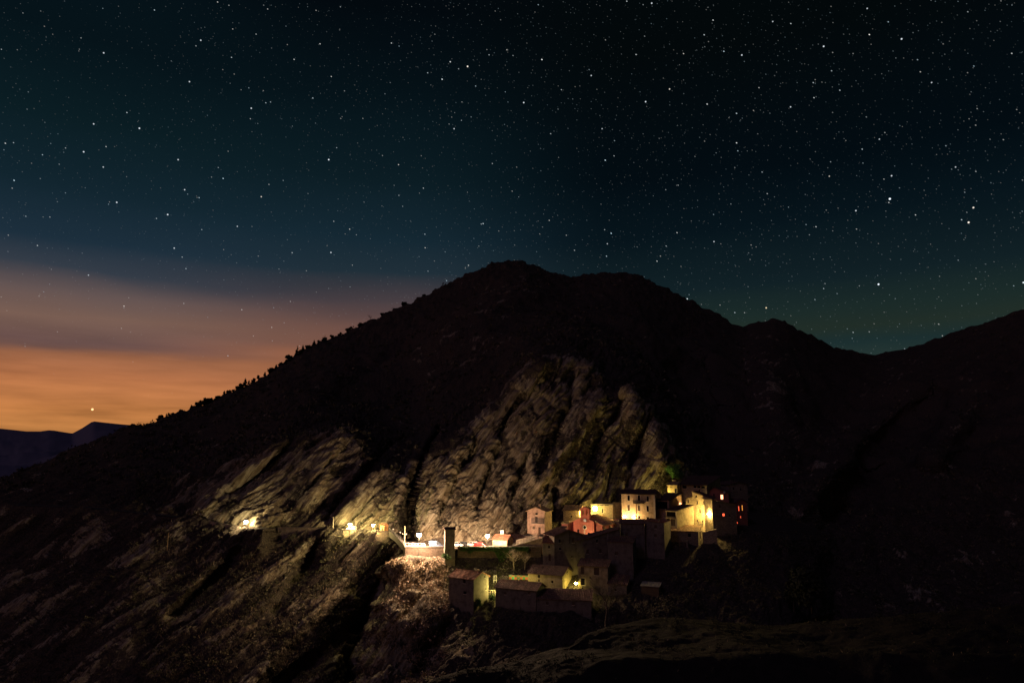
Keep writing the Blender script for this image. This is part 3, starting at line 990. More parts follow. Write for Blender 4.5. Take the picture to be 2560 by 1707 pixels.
class House:
    """walls with recessed openings, placed by the picture columns of its two front corners and their distances"""

    def __init__(self, name, label, cat, pxL, YL, pxR, YR, depth, pe, pb, wall, extra=4.0, group=None):
        zE = P(pxL, pe, YL)[2]
        zB = P(pxL, pb, YL)[2] - extra
        self.zB, self.H = float(zB), float(zE - zB)
        L, R = XZ(pxL, YL, zE), XZ(pxR, YR, zE)
        e = R - L
        e.z = 0
        self.W, self.D = e.length, depth
        self.e1 = e.normalized()
        self.e2 = Vector((-self.e1.y, self.e1.x, 0))
        self.L = Vector((L.x, L.y, zB))
        self.root = thing(name, label, cat, self.L, math.atan2(self.e1.y, self.e1.x), group)
        self.wall_mat = wall
        self.open = {'front': [], 'right': [], 'left': []}
        self.roof_mb = MB()
        self.tops = {}

    # face coordinates: u along the face (left to right for the front, front to back for the sides), w up
    def at(self, side, px, py):
        o = Vector((0, 0, CZ))
        d = Vector(ray(px, py).tolist())
        if side == 'front':
            n, p0, ax = self.e2, self.L, self.e1
        elif side == 'right':
            n, p0, ax = self.e1, self.L + self.e1 * self.W, self.e2
        else:
            n, p0, ax = self.e1, self.L, self.e2
        t = (p0 - o).dot(n) / d.dot(n)
        q = o + d * t - p0
        return q.dot(ax), q.z

    def loc(self, side, u, w, out=0.0):
        if side == 'front':
            return (u, -out, w)
        if side == 'back':
            return (u, self.D + out, w)
        if side == 'right':
            return (self.W + out, u, w)
        return (-out, u, w)

    def boxon(self, mb, side, u0, u1, w0, w1, o0, o1):
        ps = [self.loc(side, u, w, o) for u in (u0, u1) for w in (w0, w1) for o in (o0, o1)]
        xs, ys, zs = zip(*ps)
        return mb.box(min(xs), max(xs), min(ys), max(ys), min(zs), max(zs))

    def rect(self, side, x0, y0, x1, y1):
        a, b = self.at(side, x0, y0), self.at(side, x1, y1)
        return (min(a[0], b[0]), min(a[1], b[1]), max(a[0], b[0]), max(a[1], b[1]))

    def win(self, kind, x0, y0, x1, y1, side='front', trim=None, label=None, recess=0.2):
        u0, w0, u1, w1 = self.rect(side, x0, y0, x1, y1)
        wd = self.W if side == 'front' else self.D
        u0, u1 = max(u0, 0.08), min(u1, wd - 0.08)
        w0 = max(w0, 0.1)
        if u1 - u0 < 0.2:
            u1 = u0 + 0.3
        self.open[side].append((u0, w0, u1, w1))
        r = recess
        fw = min(0.09, (u1 - u0) * 0.16)
        isdoor = kind == 'door'
        mb = MB()
        e = 0.004
        self.boxon(mb, side, u0 + e, u0 + fw, w0 + e, w1 - e, -r, -r + 0.07)
        self.boxon(mb, side, u1 - fw, u1 - e, w0 + e, w1 - e, -r, -r + 0.07)
        self.boxon(mb, side, u0 + fw, u1 - fw, w1 - fw, w1 - e, -r, -r + 0.07)
        self.boxon(mb, side, u0 + fw, u1 - fw, w0 + e, w0 + fw, -r, -r + 0.07)
        if kind in ('dark', 'lit', 'red', 'orange', 'hot') and (u1 - u0) > 0.5:
            c = (u0 + u1) / 2
            self.boxon(mb, side, c - 0.03, c + 0.03, w0 + fw, w1 - fw, -r, -r + 0.055)
        fr = obj('door' if isdoor else 'window', mb, M_WOOD if kind != 'white' else M_WHITE, self.root)
        if label:
            fr['label'] = label
        pm = MB()
        self.boxon(pm, side, u0 + fw, u1 - fw, w0 + fw, w1 - fw, -r - 0.05, -r + 0.012)
        mats = {'dark': M_GLASS, 'white': M_GLASS, 'red': E_RED, 'hot': E_HOT, 'orange': E_ORANGE, 'shut': M_SHUT, 'door': M_WOOD, 'hole': M_HOLE}
        pn = obj({'shut': 'shutter', 'door': 'door_leaf'}.get(kind, 'pane'), pm, mats[kind], fr)
        if kind == 'shut':
            sm = MB()
            nsl = max(3, int((w1 - w0) / 0.22))
            for k in range(nsl):
                z = w0 + fw + (w1 - w0 - 2 * fw) * (k + 0.25) / nsl
                self.boxon(sm, side, u0 + fw + 0.02, u1 - fw - 0.02, z, z + 0.09, -r + 0.013, -r + 0.045)
            obj('slats', sm, M_SHUT, fr)
        if trim is not None:
            tm = MB()
            tw = 0.16
            self.boxon(tm, side, u0 - tw, u0 - 0.003, w0 - tw, w1 + tw, 0.0, 0.04)
            self.boxon(tm, side, u1 + 0.003, u1 + tw, w0 - tw, w1 + tw, 0.0, 0.04)
            self.boxon(tm, side, u0 - 0.003, u1 + 0.003, w1 + 0.003, w1 + tw, 0.0, 0.038)
            self.boxon(tm, side, u0 - 0.003, u1 + 0.003, w0 - tw, w0 - 0.003, 0.0, 0.09)
            obj('surround', tm, trim, fr)
        else:
            tm = MB()
            self.boxon(tm, side, u0 - 0.08, u1 + 0.08, w0 - 0.1, w0 - 0.003, 0.0, 0.1)
            obj('sill', tm, M_TRIM if not isdoor else M_CONC, fr)
        return fr

    def _face(self, mb, side, width, top):
        """wall face with holes; top = [(u, z), ...] from u = 0 to u = width"""
        ops = self.open.get(side, [])
        us = sorted({round(t[0], 4) for t in top} | {0.0, round(width, 4)} | {round(v, 4) for o in ops for v in (o[0], o[2])})
        ws = sorted({0.0, max(t[1] for t in top) + 1.0} | {round(v, 4) for o in ops for v in (o[1], o[3])})

        def topz(u, right):
            seq = top
            best = None
            for a, b in zip(seq[:-1], seq[1:]):
                if abs(a[0] - b[0]) < 1e-6:
                    continue
                lo, hi = a[0], b[0]
                if right and lo - 1e-4 <= u < hi - 1e-5:
                    return a[1] + (b[1] - a[1]) * (u - lo) / (hi - lo)
                if not right and lo + 1e-5 < u <= hi + 1e-4:
                    return a[1] + (b[1] - a[1]) * (u - lo) / (hi - lo)
            return seq[-1][1] if u > seq[0][0] else seq[0][1]
        for a, b in zip(us[:-1], us[1:]):
            if b - a < 1e-4:
                continue
            ta, tb_ = topz(a, True), topz(b, False)
            for c, d in zip(ws[:-1], ws[1:]):
                mu, mw = (a + b) / 2, (c + d) / 2
                if any(o[0] < mu < o[2] and o[1] < mw < o[3] for o in ops):
                    continue
                poly = [(a, c), (b, c), (b, d), (a, d)]
                out = []
                for i in range(4):
                    p, q = poly[i], poly[(i + 1) % 4]
                    lp = ta + (tb_ - ta) * (p[0] - a) / (b - a) - p[1]
                    lq = ta + (tb_ - ta) * (q[0] - a) / (b - a) - q[1]
                    if lp >= 0:
                        out.append(p)
                    if (lp > 0 > lq) or (lp < 0 < lq):
                        t = lp / (lp - lq)
                        out.append((p[0] + (q[0] - p[0]) * t, p[1] + (q[1] - p[1]) * t))
                if len(out) >= 3:
                    pts = [self.loc(side, u, w) for u, w in out]
                    if side in ('left', 'back'):
                        pts.reverse()
                    mb.poly(pts)
        r = 0.2 + 0.06
        for (u0, w0, u1, w1) in ops:
            q = [(u0, w0), (u1, w0), (u1, w1), (u0, w1)]
            for i in range(4):
                a, b = q[i], q[(i + 1) % 4]
                pts = [self.loc(side, *a), self.loc(side, *a, -r), self.loc(side, *b, -r), self.loc(side, *b)]
                if side in ('left', 'back'):
                    pts.reverse()
                mb.poly(pts)

    def plane(self, a, b, c, d, period=0.5, amp=0.055, thick=0.16):
        """tiled roof plane: eave a-b, ridge d-c, ribs running from eave to ridge"""
        a, b, c, d = (Vector(q) for q in (a, b, c, d))
        w = (b - a).length
        nu = max(4, int(w / period) * 4)
        nv = max(2, int((d - a).length / 1.2))
        n = (b - a).cross(d - a).normalized()
        if n.z < 0:
            n = -n
        mb = self.roof_mb
        k = len(mb.v)
        rng = random.Random(int(w * 1000))
        jit = [rng.uniform(-0.03, 0.03) for _ in range(nu + 1)]
        for j in range(nv + 1):
            t = j / nv
            for i in range(nu + 1):
                s = i / nu
                p = (a * (1 - s) + b * s) * (1 - t) + (d * (1 - s) + c * s) * t
                sag = -0.10 * math.sin(math.pi * t) * math.sin(math.pi * s)
                ph = (i % 4) * math.pi / 2
                mb.v.append(tuple(p + n * (thick + amp * math.cos(ph) + jit[i] + sag + rng.uniform(-.02, .02))))
        m = nu + 1
        for j in range(nv):
            for i in range(nu):
                mb.f.append((k + j * m + i, k + j * m + i + 1, k + (j + 1) * m + i + 1, k + (j + 1) * m + i))
        # underside and edges
        q = len(mb.v)
        mb.v += [tuple(x + n * 0.02) for x in (a, b, c, d)]
        mb.f.append((q + 3, q + 2, q + 1, q))
        mb.f.append(tuple([q, q + 1] + [k + i for i in reversed(range(m))]))
        mb.f.append(tuple([q + 2, q + 3] + [k + nv * m + i for i in range(m)]))
        mb.f.append(tuple([q + 3, q] + [k + j * m for j in range(nv + 1)]))
        mb.f.append(tuple([q + 1, q + 2] + [k + j * m + nu for j in reversed(range(nv + 1))]))

    def roof(self, kind, rise, mat, over=0.45, prof=None, period=0.5, amp=0.055):
        W, D, H = self.W, self.D, self.H
        o = over
        if kind == 'gable_x':
            k = rise / (D / 2)
            self.tops = {'front': [(0, H), (W, H)], 'back': [(0, H), (W, H)], 'left': [(0, H), (D / 2, H + rise), (D, H)], 'right': [(0, H), (D / 2, H + rise), (D, H)]}
            self.plane((-o, -o, H - k * o), (W + o, -o, H - k * o), (W + o, D / 2, H + rise), (-o, D / 2, H + rise), period, amp)
            self.plane((W + o, D + o, H - k * o), (-o, D + o, H - k * o), (-o, D / 2 + 0.01, H + rise), (W + o, D / 2 + 0.01, H + rise), period, amp)
            rc = MB()
            rc.tube((-o, D / 2, H + rise + 0.15), (W + o, D / 2, H + rise + 0.15), 0.16, 0.16, 8)
        elif kind == 'shed_back':
            k = rise / D
            self.tops = {'front': [(0, H), (W, H)], 'back': [(0, H + rise), (W, H + rise)], 'left': [(0, H), (D, H + rise)], 'right': [(0, H), (D, H + rise)]}
            self.plane((-o, -o, H - k * o), (W + o, -o, H - k * o), (W + o, D + o, H + rise + k * o), (-o, D + o, H + rise + k * o), period, amp)
            rc = None
        else:                                   # profile across the front, carried back over the depth
            pr = prof or [(0, H), (W / 2, H + rise), (W, H)]
            self.tops = {'front': pr, 'back': pr, 'left': [(0, pr[0][1]), (D, pr[0][1])], 'right': [(0, pr[-1][1]), (D, pr[-1][1])]}
            n = len(pr) - 1
            for i in range(n):
                (u0, z0), (u1, z1) = pr[i], pr[i + 1]
                if abs(u0 - u1) < 1e-4:
                    continue
                sl = (z1 - z0) / (u1 - u0)
                ea = o if i == 0 and sl > -0.3 else 0.0
                eb = o if i == n - 1 else 0.0
                ua, za = u0 - ea, z0 - sl * ea
                ub, zb = u1 + eb, z1 + sl * eb
                if sl >= 0:
                    self.plane((ua, -o, za), (ua, D + o, za), (ub, D + o, zb), (ub, -o, zb), period, amp)
                else:
                    self.plane((ub, -o, zb), (ub, D + o, zb), (ua, D + o, za), (ua, -o, za), period, amp)
            rc = None
        self.roof_obj = obj('roof', self.roof_mb, mat, self.root)
        if rc is not None:
            obj('ridge_tiles', rc, mat, self.roof_obj)
        return self.roof_obj

    def flat_top(self, mat, lip=0.35):
        W, D, H = self.W, self.D, self.H
        self.tops = {'front': [(0, H), (W, H)], 'back': [(0, H), (W, H)], 'left': [(0, H), (D, H)], 'right': [(0, H), (D, H)]}
        mb = MB()
        mb.box(-0.12, W + 0.12, -0.12, D + 0.12, H + 0.004, H + lip)
        self.roof_obj = obj('roof', mb, mat, self.root)
        return self.roof_obj

    def chimney(self, x0, y0, x1, y1, ydepth, mat, size=0.7):
        """chimney seen between two picture corners, standing ydepth behind the front"""
        o = Vector((0, 0, CZ))
        p0 = self.L + self.e2 * ydepth

        def hit(px, py):
            d = Vector(ray(px, py).tolist())
            t = (p0 - o).dot(self.e2) / d.dot(self.e2)
            q = o + d * t - p0
            return q.dot(self.e1), q.z
        a, b = hit(x0, y0), hit(x1, y1)
        u0, u1 = sorted((a[0], b[0]))
        w0, w1 = sorted((a[1], b[1]))
        mb = MB()
        mb.box(u0, u1, ydepth, ydepth + size, w0 - 1.6, w1 - 0.25)
        mb.box(u0 - 0.08, u1 + 0.08, ydepth - 0.08, ydepth + size + 0.08, w1 - 0.247, w1 - 0.1)
        mb.box(u0 + 0.1, u1 - 0.1, ydepth + 0.1, ydepth + size - 0.1, w1 - 0.097, w1)
        return obj('chimney', mb, mat, self.roof_obj)

    def pipe(self, pts, side='front', mat=None, r=0.07, name='downpipe'):
        mb = MB()
        mb.path([self.loc(side, *self.at(side, px, py), 0.12) for px, py in pts], r, r, 8)
        return obj(name, mb, mat or M_ZINC, self.root)

    def balcony(self, x0, y0, x1, y1, side='front', deep=1.0, mat=None, solid=False):
        u0, w0, u1, w1 = self.rect(side, x0, y0, x1, y1)
        mb = MB()
        self.boxon(mb, side, u0, u1, w0, w0 + 0.16, 0.003, deep)
        sl = obj('balcony', mb, M_CONC, self.root)
        rb = MB()
        n = max(4, int((u1 - u0) / (0.10 if solid else 0.16)))
        for i in range(n + 1):
            u = u0 + 0.03 + (u1 - u0 - 0.06) * i / n
            self.boxon(rb, side, u - 0.02, u + 0.02, w0 + 0.162, w1 - 0.05, deep - 0.06, deep - 0.02)
        for i in range(5):
            o_ = 0.1 + (deep - 0.2) * i / 5
            for u in (u0 + 0.02, u1 - 0.06):
                self.boxon(rb, side, u, u + 0.03, w0 + 0.162, w1 - 0.05, o_, o_ + 0.03)
        self.boxon(rb, side, u0, u1, w1 - 0.048, w1, deep - 0.07, deep - 0.01)
        self.boxon(rb, side, u0, u0 + 0.05, w1 - 0.048, w1, 0.004, deep - 0.072)
        self.boxon(rb, side, u1 - 0.05, u1, w1 - 0.048, w1, 0.004, deep - 0.072)
        obj('railing', rb, mat or M_IRON, sl)
        return sl

    def done(self):
        mb = MB()
        self._face(mb, 'front', self.W, self.tops['front'])
        self._face(mb, 'back', self.W, self.tops['back'])
        self._face(mb, 'left', self.D, self.tops['left'])
        self._face(mb, 'right', self.D, self.tops['right'])
        self.wall = obj('wall', mb, self.wall_mat, self.root, fix=False)
        return self

# ------------------------------------------------------------------ houses of the village
HG = 'houses of the hill village'


def H_(*a, **k):
    return House(*a, group=HG, **k)


# the three-storey yellow house with the floodlit foot
h = H_('house', 'tall cream house with its foot glaring white from floodlights', 'house', 1553.4, 253, 1637, 249.5, 9.0, 1234, 1303, W_CREAM)
for (x0, x1, ra, rb_) in ((1568.5, 1574.8, (1238, 1251), (1261.6, 1275.8)), (1594.3, 1600.5, (1238, 1251), (1263, 1277)), (1616.5, 1622.3, (1239.8, 1253), (1264, 1278.5))):
    h.win('hole' if x0 < 1600 else 'dark', x0, ra[0], x1, ra[1], trim=M_TRIM)
    h.win('shut' if x0 < 1610 else 'dark', x0, rb_[0], x1, rb_[1], trim=M_TRIM)
h.win('dark', 1594.3, 1289, 1601, 1297, trim=M_TRIM)
h.win('dark', 1616.5, 1291.5, 1623, 1298, trim=M_TRIM)
h.roof('gable_x', 1.25, R_DARK, 0.5)
h.balcony(1583.2, 1249, 1610.8, 1258.5, deep=1.1, solid=True)
h.pipe([(1590.5, 1259), (1590.5, 1300)], mat=M_COPPER, r=0.12)
g = MB()
g.box(h.W - 0.55, h.W - 0.003 + 0.05, -0.05, -0.003, 0.2, h.H - 0.15)
obj('quoins', g, M_TRIM, h.root)
h.done()
HA = h

# small gabled house end behind its right shoulder
h = H_('house', 'low gable end lit between the tall cream house and the terrace house', 'house', 1638.5, 256, 1652.5, 255.6, 6, 1237.5, 1262, W_CREAM)
h.roof('prof', 1.15, R_DARK, 0.25)
h.done()

# house with the open terrace and the pink side wall
h = H_('house', 'dark-roofed house with an open terrace and a pinkish side wall', 'house', 1637.6, 255, 1672.5, 251, 9.5, 1249.3, 1308, W_PINK)
h.win('hole', 1640, 1252.5, 1669, 1272.0)
h.win('hot', 1698.0, 1255.8, 1705, 1260.6, 'right', label='small glowing window low in the side wall')
h.roof('shed_back', 2.1, R_DARK, 0.3)
h.chimney(1687, 1220.7, 1691, 1229, 6.5, W_GREY, 0.7)
h.balcony(1635.5, 1263.8, 1662.5, 1273.6, deep=0.9)
h.pipe([(1637.4, 1251), (1637.4, 1304)], mat=M_IRON, r=0.08)
h.done()

# little house with the two-level timber loggia
h = H_('house', 'small house with a two-level dark timber loggia and yellow side wall', 'house', 1664.2, 248.5, 1691, 245, 10.0, 1275.3, 1316, W_OLD, extra=3)
h.win('hole', 1666, 1278, 1689, 1293)
h.win('hole', 1666, 1296, 1675, 1314.5)
h.win('door', 1677, 1297, 1689, 1314.5)
h.roof('shed_back', 1.5, R_DARK, 0.35)
h.balcony(1663.8, 1288, 1690, 1295, deep=0.8, mat=M_WOOD)
h.pipe([(1691, 1278), (1691, 1316)], mat=M_TRIM, r=0.1)

for k in range(6):
    y = 0.8 + 1.5 * k
    z = h.H + 1.5 * y / 10.0 - 0.35
    g = MB()
    g.box(h.W + 0.003, h.W + 0.28, y, y + 0.16, z, z + 0.18)
    obj('rafter_end', g, M_WOOD, h.root)
h.done()

# the big stone house
h = H_('house', 'big rubble-stone house with small windows lit yellow by the alley lamp', 'house', 1714.5, 256, 1781, 252, 8.5, 1246, 1312, W_STONE2)
u1 = h.at('front', 1731, 1240)[0]
zl, z1, z2 = h.H, h.at('front', 1731, 1242)[1], h.at('front', 1731, 1229.5)[1]
z3 = h.at('front', 1781, 1247)[1]
for q in ((1738.7, 1237.6, 1742.5, 1243.5), (1718.7, 1248.7, 1721.9, 1258), (1741, 1251.6, 1745, 1261), (1757, 1253, 1761, 1262), (1748.5, 1272, 1752, 1282.7)):
    h.win('dark', *q, trim=None)
h.win('door', 1724.8, 1297, 1732.6, 1310.5)
h.win('shut', 1742, 1298, 1746, 1305)
h.win('dark', 1755, 1300, 1759, 1306)
h.roof('prof', 0, R_DARK, 0.35, prof=[(0, zl), (u1, z1), (u1, z2), (h.W, z3)])
h.balcony(1746, 1303, 1758.5, 1311, deep=0.9)
g = MB()
ul, wl = h.at('front', 1720, 1268)
ur, wr = h.at('front', 1774, 1272.5)
g.box(ul, ur, -0.07, -0.003, wl - 0.05, wl + 0.05)
obj('string_course', g, W_GREY, h.root)
h.done()
HC = h

# low tiled house before it
h = H_('house', 'low stone house with an orange-lit tiled roof and an arched side door', 'house', 1677.5, 243.5, 1745, 240, 6.5, 1326, 1368, W_DARKSTONE)
h.win('dark', 1719.7, 1333, 1727.3, 1342.6)
h.win('door', 1748.2, 1330, 1757, 1342, 'right')
h.roof('shed_back', 1.35, R_LAMPLIT, 0.4)
h.pipe([(1680, 1327.5), (1715.5, 1330.5), (1717.5, 1333), (1718.5, 1352)], mat=M_COPPER)
h.done()
h = House('shed', 'small pale box shed at the foot of the low stone house', 'shed', 1709.5, 238.8, 1719.7, 238.2, 1.6, 1352.5, 1367, W_GREY, extra=1)
h.win('door', 1711, 1356, 1716, 1367)
h.flat_top(M_CONC, 0.15)
h.done()

# church-like house at the top of the village
h = H_('house', 'broad house with a deep dark roof and a round window, highest in the village', 'house', 1693.5, 270, 1767, 262, 12.0, 1211, 1236, W_STONE)
for q in ((1706, 1213.4, 1716.5, 1221), (1733.6, 1213.6, 1741, 1219.5), (1743, 1214.2, 1751.5, 1220.2), (1753, 1215, 1762, 1221)):
    h.win('hole', *q)
h.win('dark', 1746.5, 1223.5, 1750, 1229)
h.win('dark', 1786, 1208, 1788, 1214, 'right')
h.roof('shed_back', 3.0, R_DARK, 0.6)
u, w = h.at('right', 1777.8, 1219.3)
g = MB()
g.lathe([(0.62, 0.0), (0.62, 0.08), (0.45, 0.08), (0.45, 0.03)], (h.W + 0.003, u, w), 20, 'x')
rw = obj('round_window', g, M_WOOD, h.root)
g = MB()
g.lathe([(0.44, 0.0), (0.44, 0.02)], (h.W + 0.012, u, w), 20, 'x')
obj('pane', g, M_GLASS, rw)
h.done()

# tiny bright-walled house at the foot of the cliff
h = H_('house', 'tiny bright yellow-walled house tucked under the end of the cliff', 'house', 1669, 266, 1692, 264.5, 6, 1212.5, 1236, W_YELLOW)
h.win('dark', 1676.5, 1215, 1678.5, 1219)
h.roof('shed_back', 1.0, R_PALE, 0.3)
h.done()
h = House('lookout', 'little square lookout turret above the tiny yellow-walled house', 'turret', 1681, 273, 1687.5, 272.6, 1.4, 1200.5, 1212, W_YELLOW, extra=3)
h.win('hole', 1683, 1202.5, 1686, 1207)
h.flat_top(M_TRIM, 0.15)
h.done()

# red house
h = H_('house', 'faded red gabled house with one blazing window and a satellite dish', 'house', 1766, 264, 1821, 261, 10, 1231, 1262, W_DARKRED)
up = h.at('front', 1786, 1219)
h.win('hot', 1801, 1236, 1808.4, 1248, trim=M_TRIM, label='tall window blazing red and white')
h.win('dark', 1783, 1234, 1787, 1241)
h.roof('prof', 0, R_DARK, 0.4, prof=[(0, h.H), (up[0], up[1]), (h.W, h.at('front', 1821, 1233)[1])])
u, w = h.at('front', 1811, 1229.8)
g = MB()
g.lathe([(0.05, 0.28), (0.25, 0.24), (0.42, 0.14), (0.5, 0.02), (0.48, 0.0), (0.40, 0.10), (0.24, 0.2), (0.03, 0.24)], (u, -0.75, w), 18, 'y')
g.tube((u, -0.5, w), (u, -0.003, w - 0.1), 0.03, 0.03)
g.tube((u, -0.55, w - 0.2), (u, -1.15, w - 0.05), 0.02, 0.02)
obj('satellite_dish', g, M_ZINC, h.root)
h.done()

# big dark house right of the alley
h = H_('house', 'big dark stone house right of the alley with one small red-lit window', 'house', 1780, 248.5, 1839, 251.5, 9, 1250, 1347, W_DARKSTONE, extra=5)
h.win('red', 1806.4, 1282.7, 1812.8, 1290.2, label='small red-lit window')
h.win('shut', 1797, 1262, 1802, 1270)
h.win('shut', 1822, 1284, 1827, 1292)
h.roof('prof', 0, R_DARK, 0.4, prof=[(0, h.H), (h.W, h.at('front', 1839, 1262)[1])])
h.done()

# house at the right edge of the village with slit windows
h = H_('house', 'dark house at the right edge of the village with two tall red-lit slits', 'house', 1840, 262, 1867, 264, 8, 1256, 1325, W_DARKRED, extra=6)
h.win('red', 1846.2, 1264.4, 1849.3, 1277, label='red-lit slit window')
h.win('orange', 1854.7, 1262, 1857.8, 1276, label='orange-lit slit window')
h.win('red', 1851, 1289, 1853.3, 1295, label='small dim red window')
h.win('red', 1842.6, 1304, 1845.2, 1308.5, label='smallest red window near the ground')
h.roof('prof', 1.2, R_DARK, 0.4)
h.done()
h = H_('house', 'barely lit stone house behind the red gabled house', 'house', 1822, 276, 1868, 279, 8, 1212, 1250, W_DARKSTONE, extra=6)
h.win('dark', 1832, 1218, 1836, 1225)
h.win('dark', 1850, 1220, 1854, 1227)
h.roof('prof', 1.2, R_DARK, 0.4)
h.done()

# houses between the church and the cliff
h = H_('house', 'rubble house with a ribbed grey roof left behind the church', 'house', 1408, 259, 1449, 257, 7, 1275.5, 1308, W_STONE2)
h.win('dark', 1427, 1288, 1430.6, 1293.2)
h.roof('gable_x', 1.5, R_PALE, 0.3, period=0.6, amp=0.08)
h.done()
h = H_('house', 'flat-topped house behind the church carrying a glaring wall lamp', 'house', 1477, 258, 1531.2, 256, 8, 1261, 1300, W_STONE)
h.win('hole', 1504, 1271, 1508.2, 1282.2, trim=M_TRIM)
h.win('hole', 1493, 1261.8, 1498, 1264.2)
h.win('hole', 1500, 1261.8, 1509, 1264.4)
h.win('hole', 1511, 1261.8, 1522, 1264.6)
h.flat_top(M_CONC, 0.3)
h.done()
HT = h
h = House('terrace_wall', 'tall dark terrace wall between the flat-topped and the cream house', 'wall', 1531.6, 259, 1555, 258, 0.8, 1256, 1305, W_DARKSTONE)
h.flat_top(M_CONC, 0.15)
h.done()
h = House('garden_wall', 'rubble garden wall lit amber right of the church roof', 'wall', 1528, 250, 1553, 249, 0.6, 1301.5, 1325, W_STONE)
h.flat_top(M_CONC, 0.12)
h.done()

# the narrow pink house with a balcony
h = H_('house', 'narrow pinkish three-storey house standing alone left of the church', 'house', 1318.3, 249.5, 1361.5, 247, 7.5, 1277.5, 1336, W_PINK, extra=5)
h.win('hole', 1338.3, 1281.2, 1344.4, 1287)
h.win('door', 1337.8, 1291, 1344, 1306.8)
h.win('shut', 1331.3, 1315, 1337.6, 1322.7)
h.win('door', 1345.7, 1317.6, 1351.8, 1334)
h.roof('prof', 1.35, R_PALE, 0.45)
h.chimney(1345.9, 1259.5, 1351, 1268, 2.5, W_PINK, 0.6)
h.balcony(1330.6, 1294, 1360.5, 1308.4, deep=1.0)
h.done()

# ---- the church
h = House('church', 'red-fronted church with a twin-arched bell gable, clock and cross', 'church', 1420.8, 249, 1506, 241.5, 11.5, 1308, 1350, W_RED)
ua = h.at('front', 1462, 1290)
zr = h.at('front', 1506, 1312.5)[1]
h.roof('prof', 0, R_LAMPLIT, 0.45, prof=[(0, h.H), (ua[0], ua[1]), (h.W, zr)], period=0.55, amp=0.07)
# projecting middle bay
ub0, ub1 = h.at('front', 1437, 1320)[0], h.at('front', 1488.3, 1320)[0]
k0 = (ua[1] - h.H) / ua[0]
k1 = (zr - ua[1]) / (h.W - ua[0])
g = MB()
g.prism([(ub0, 0.0), (ub1, 0.0), (ub1, ua[1] + k1 * (ub1 - ua[0]) - 0.08), (ua[0], ua[1] - 0.08), (ub0, ua[1] + k0 * (ub0 - ua[0]) - 0.08)], -0.9, -0.003)
bay = obj('front_bay', g, W_RED, h.root)
ff_ = -0.9


def on_bay(px, py):
    o = Vector((0, 0, CZ))
    p0 = h.L - h.e2 * 0.9
    d = Vector(ray(px, py).tolist())
    t = (p0 - o).dot(h.e2) / d.dot(h.e2)
    q = o + d * t - p0
    return q.dot(h.e1), q.z


# bell gable with two arched openings
bl, br = on_bay(1450.8, 1290)[0], on_bay(1473.2, 1290)[0]
bz0, bz1, bzp = on_bay(1462, 1296)[1], on_bay(1462, 1271.5)[1], on_bay(1462, 1266.8)[1]
bm = (bl + br) / 2
g = MB()
yb0, yb1 = -0.9, 0.25
arches = []
for (x0, x1) in ((1455.2, 1459.8), (1464.0, 1468.8)):
    a0, a1 = on_bay(x0, 1280)[0], on_bay(x1, 1280)[0]
    arches.append((a0, a1, on_bay(x0, 1287)[1], on_bay(x0, 1275)[1]))
# piers, sill part, arch heads
zs, zh = arches[0][2], arches[0][3]
g.box(bl, br, yb0, yb1, bz0 - 1.2, zs)
cols = [bl, arches[0][0], arches[0][1], arches[1][0], arches[1][1], br]
for i in (0, 2, 4):
    g.box(cols[i], cols[i + 1], yb0, yb1, zs + 0.001, zh)
for (a0, a1, _, _) in arches:
    r = (a1 - a0) / 2
    c = (a0 + a1) / 2
    pts = [(a0, zh + 0.001), (a0, zh + r + 0.1)] + [(a1, zh + r + 0.1), (a1, zh + 0.001)]
    arc = [(c + r * math.cos(t), zh + r * math.sin(t)) for t in np.linspace(0.02, math.pi - 0.02, 11)]
    g.prism([(a1, zh + r + 0.1)] + [(a0, zh + r + 0.1)] + [(a0, zh + 0.001)] + arc[::-1][0:] + [(a1, zh + 0.001)], yb0, yb1)
rt = (arches[0][1] - arches[0][0]) / 2 + 0.1
for i in (0, 2, 4):
    g.box(cols[i], cols[i + 1], yb0, yb1, zh + 0.001, zh + rt)
g.prism([(bl, zh + rt + 0.001), (br, zh + rt + 0.001), (br, bz1), (bm, bzp), (bl, bz1)], yb0, yb1)
bg_ = obj('bell_gable', g, W_RED, h.root)
g = MB()
g.prism([(bl - 0.3, bz1 - 0.1), (bl - 0.3, bz1 + 0.05), (bm, bzp + 0.16), (br + 0.3, bz1 + 0.05), (br + 0.3, bz1 - 0.1), (bm, bzp + 0.01)], yb0 - 0.2, yb1 + 0.2)
obj('coping', g, R_TILE, bg_)
for (a0, a1, s0, s1) in arches:
    c = (a0 + a1) / 2
    g = MB()
    zt = s0 + (s1 - s0) * 0.62
    g.lathe([(0.24, -0.5), (0.2, -0.4), (0.15, -0.15), (0.1, 0.0), (0.03, 0.06)], (c, -0.3, zt), 14)
    g.box(a0 + 0.01, a1 - 0.01, -0.36, -0.24, zt + 0.07, zt + 0.2)
    obj('bell', g, M_IRON, bg_)
# clock
cu, cw = on_bay(1462.3, 1300.5)
g = MB()
g.lathe([(0.58, 0.0), (0.58, -0.07), (0.5, -0.09), (0.5, -0.05)], (cu, ff_ - 0.003, cw), 28, 'y')
ck = obj('clock', g, M_ZINC, h.root)
g = MB()
for (ang, ln, wd) in ((math.radians(75), 0.26, 0.05), (math.radians(-95), 0.38, 0.035)):
    dx, dz = math.cos(ang), math.sin(ang)
    g.tube((cu, ff_ - 0.1, cw), (cu + dx * ln, ff_ - 0.1, cw + dz * ln), wd / 2, wd / 2, 6)
for kk in range(12):
    t = kk * math.pi / 6
    g.tube((cu + 0.42 * math.cos(t), ff_ - 0.095, cw + 0.42 * math.sin(t)), (cu + 0.49 * math.cos(t), ff_ - 0.095, cw + 0.49 * math.sin(t)), 0.018, 0.018, 5)
obj('clock_hands', g, M_IRON, ck)
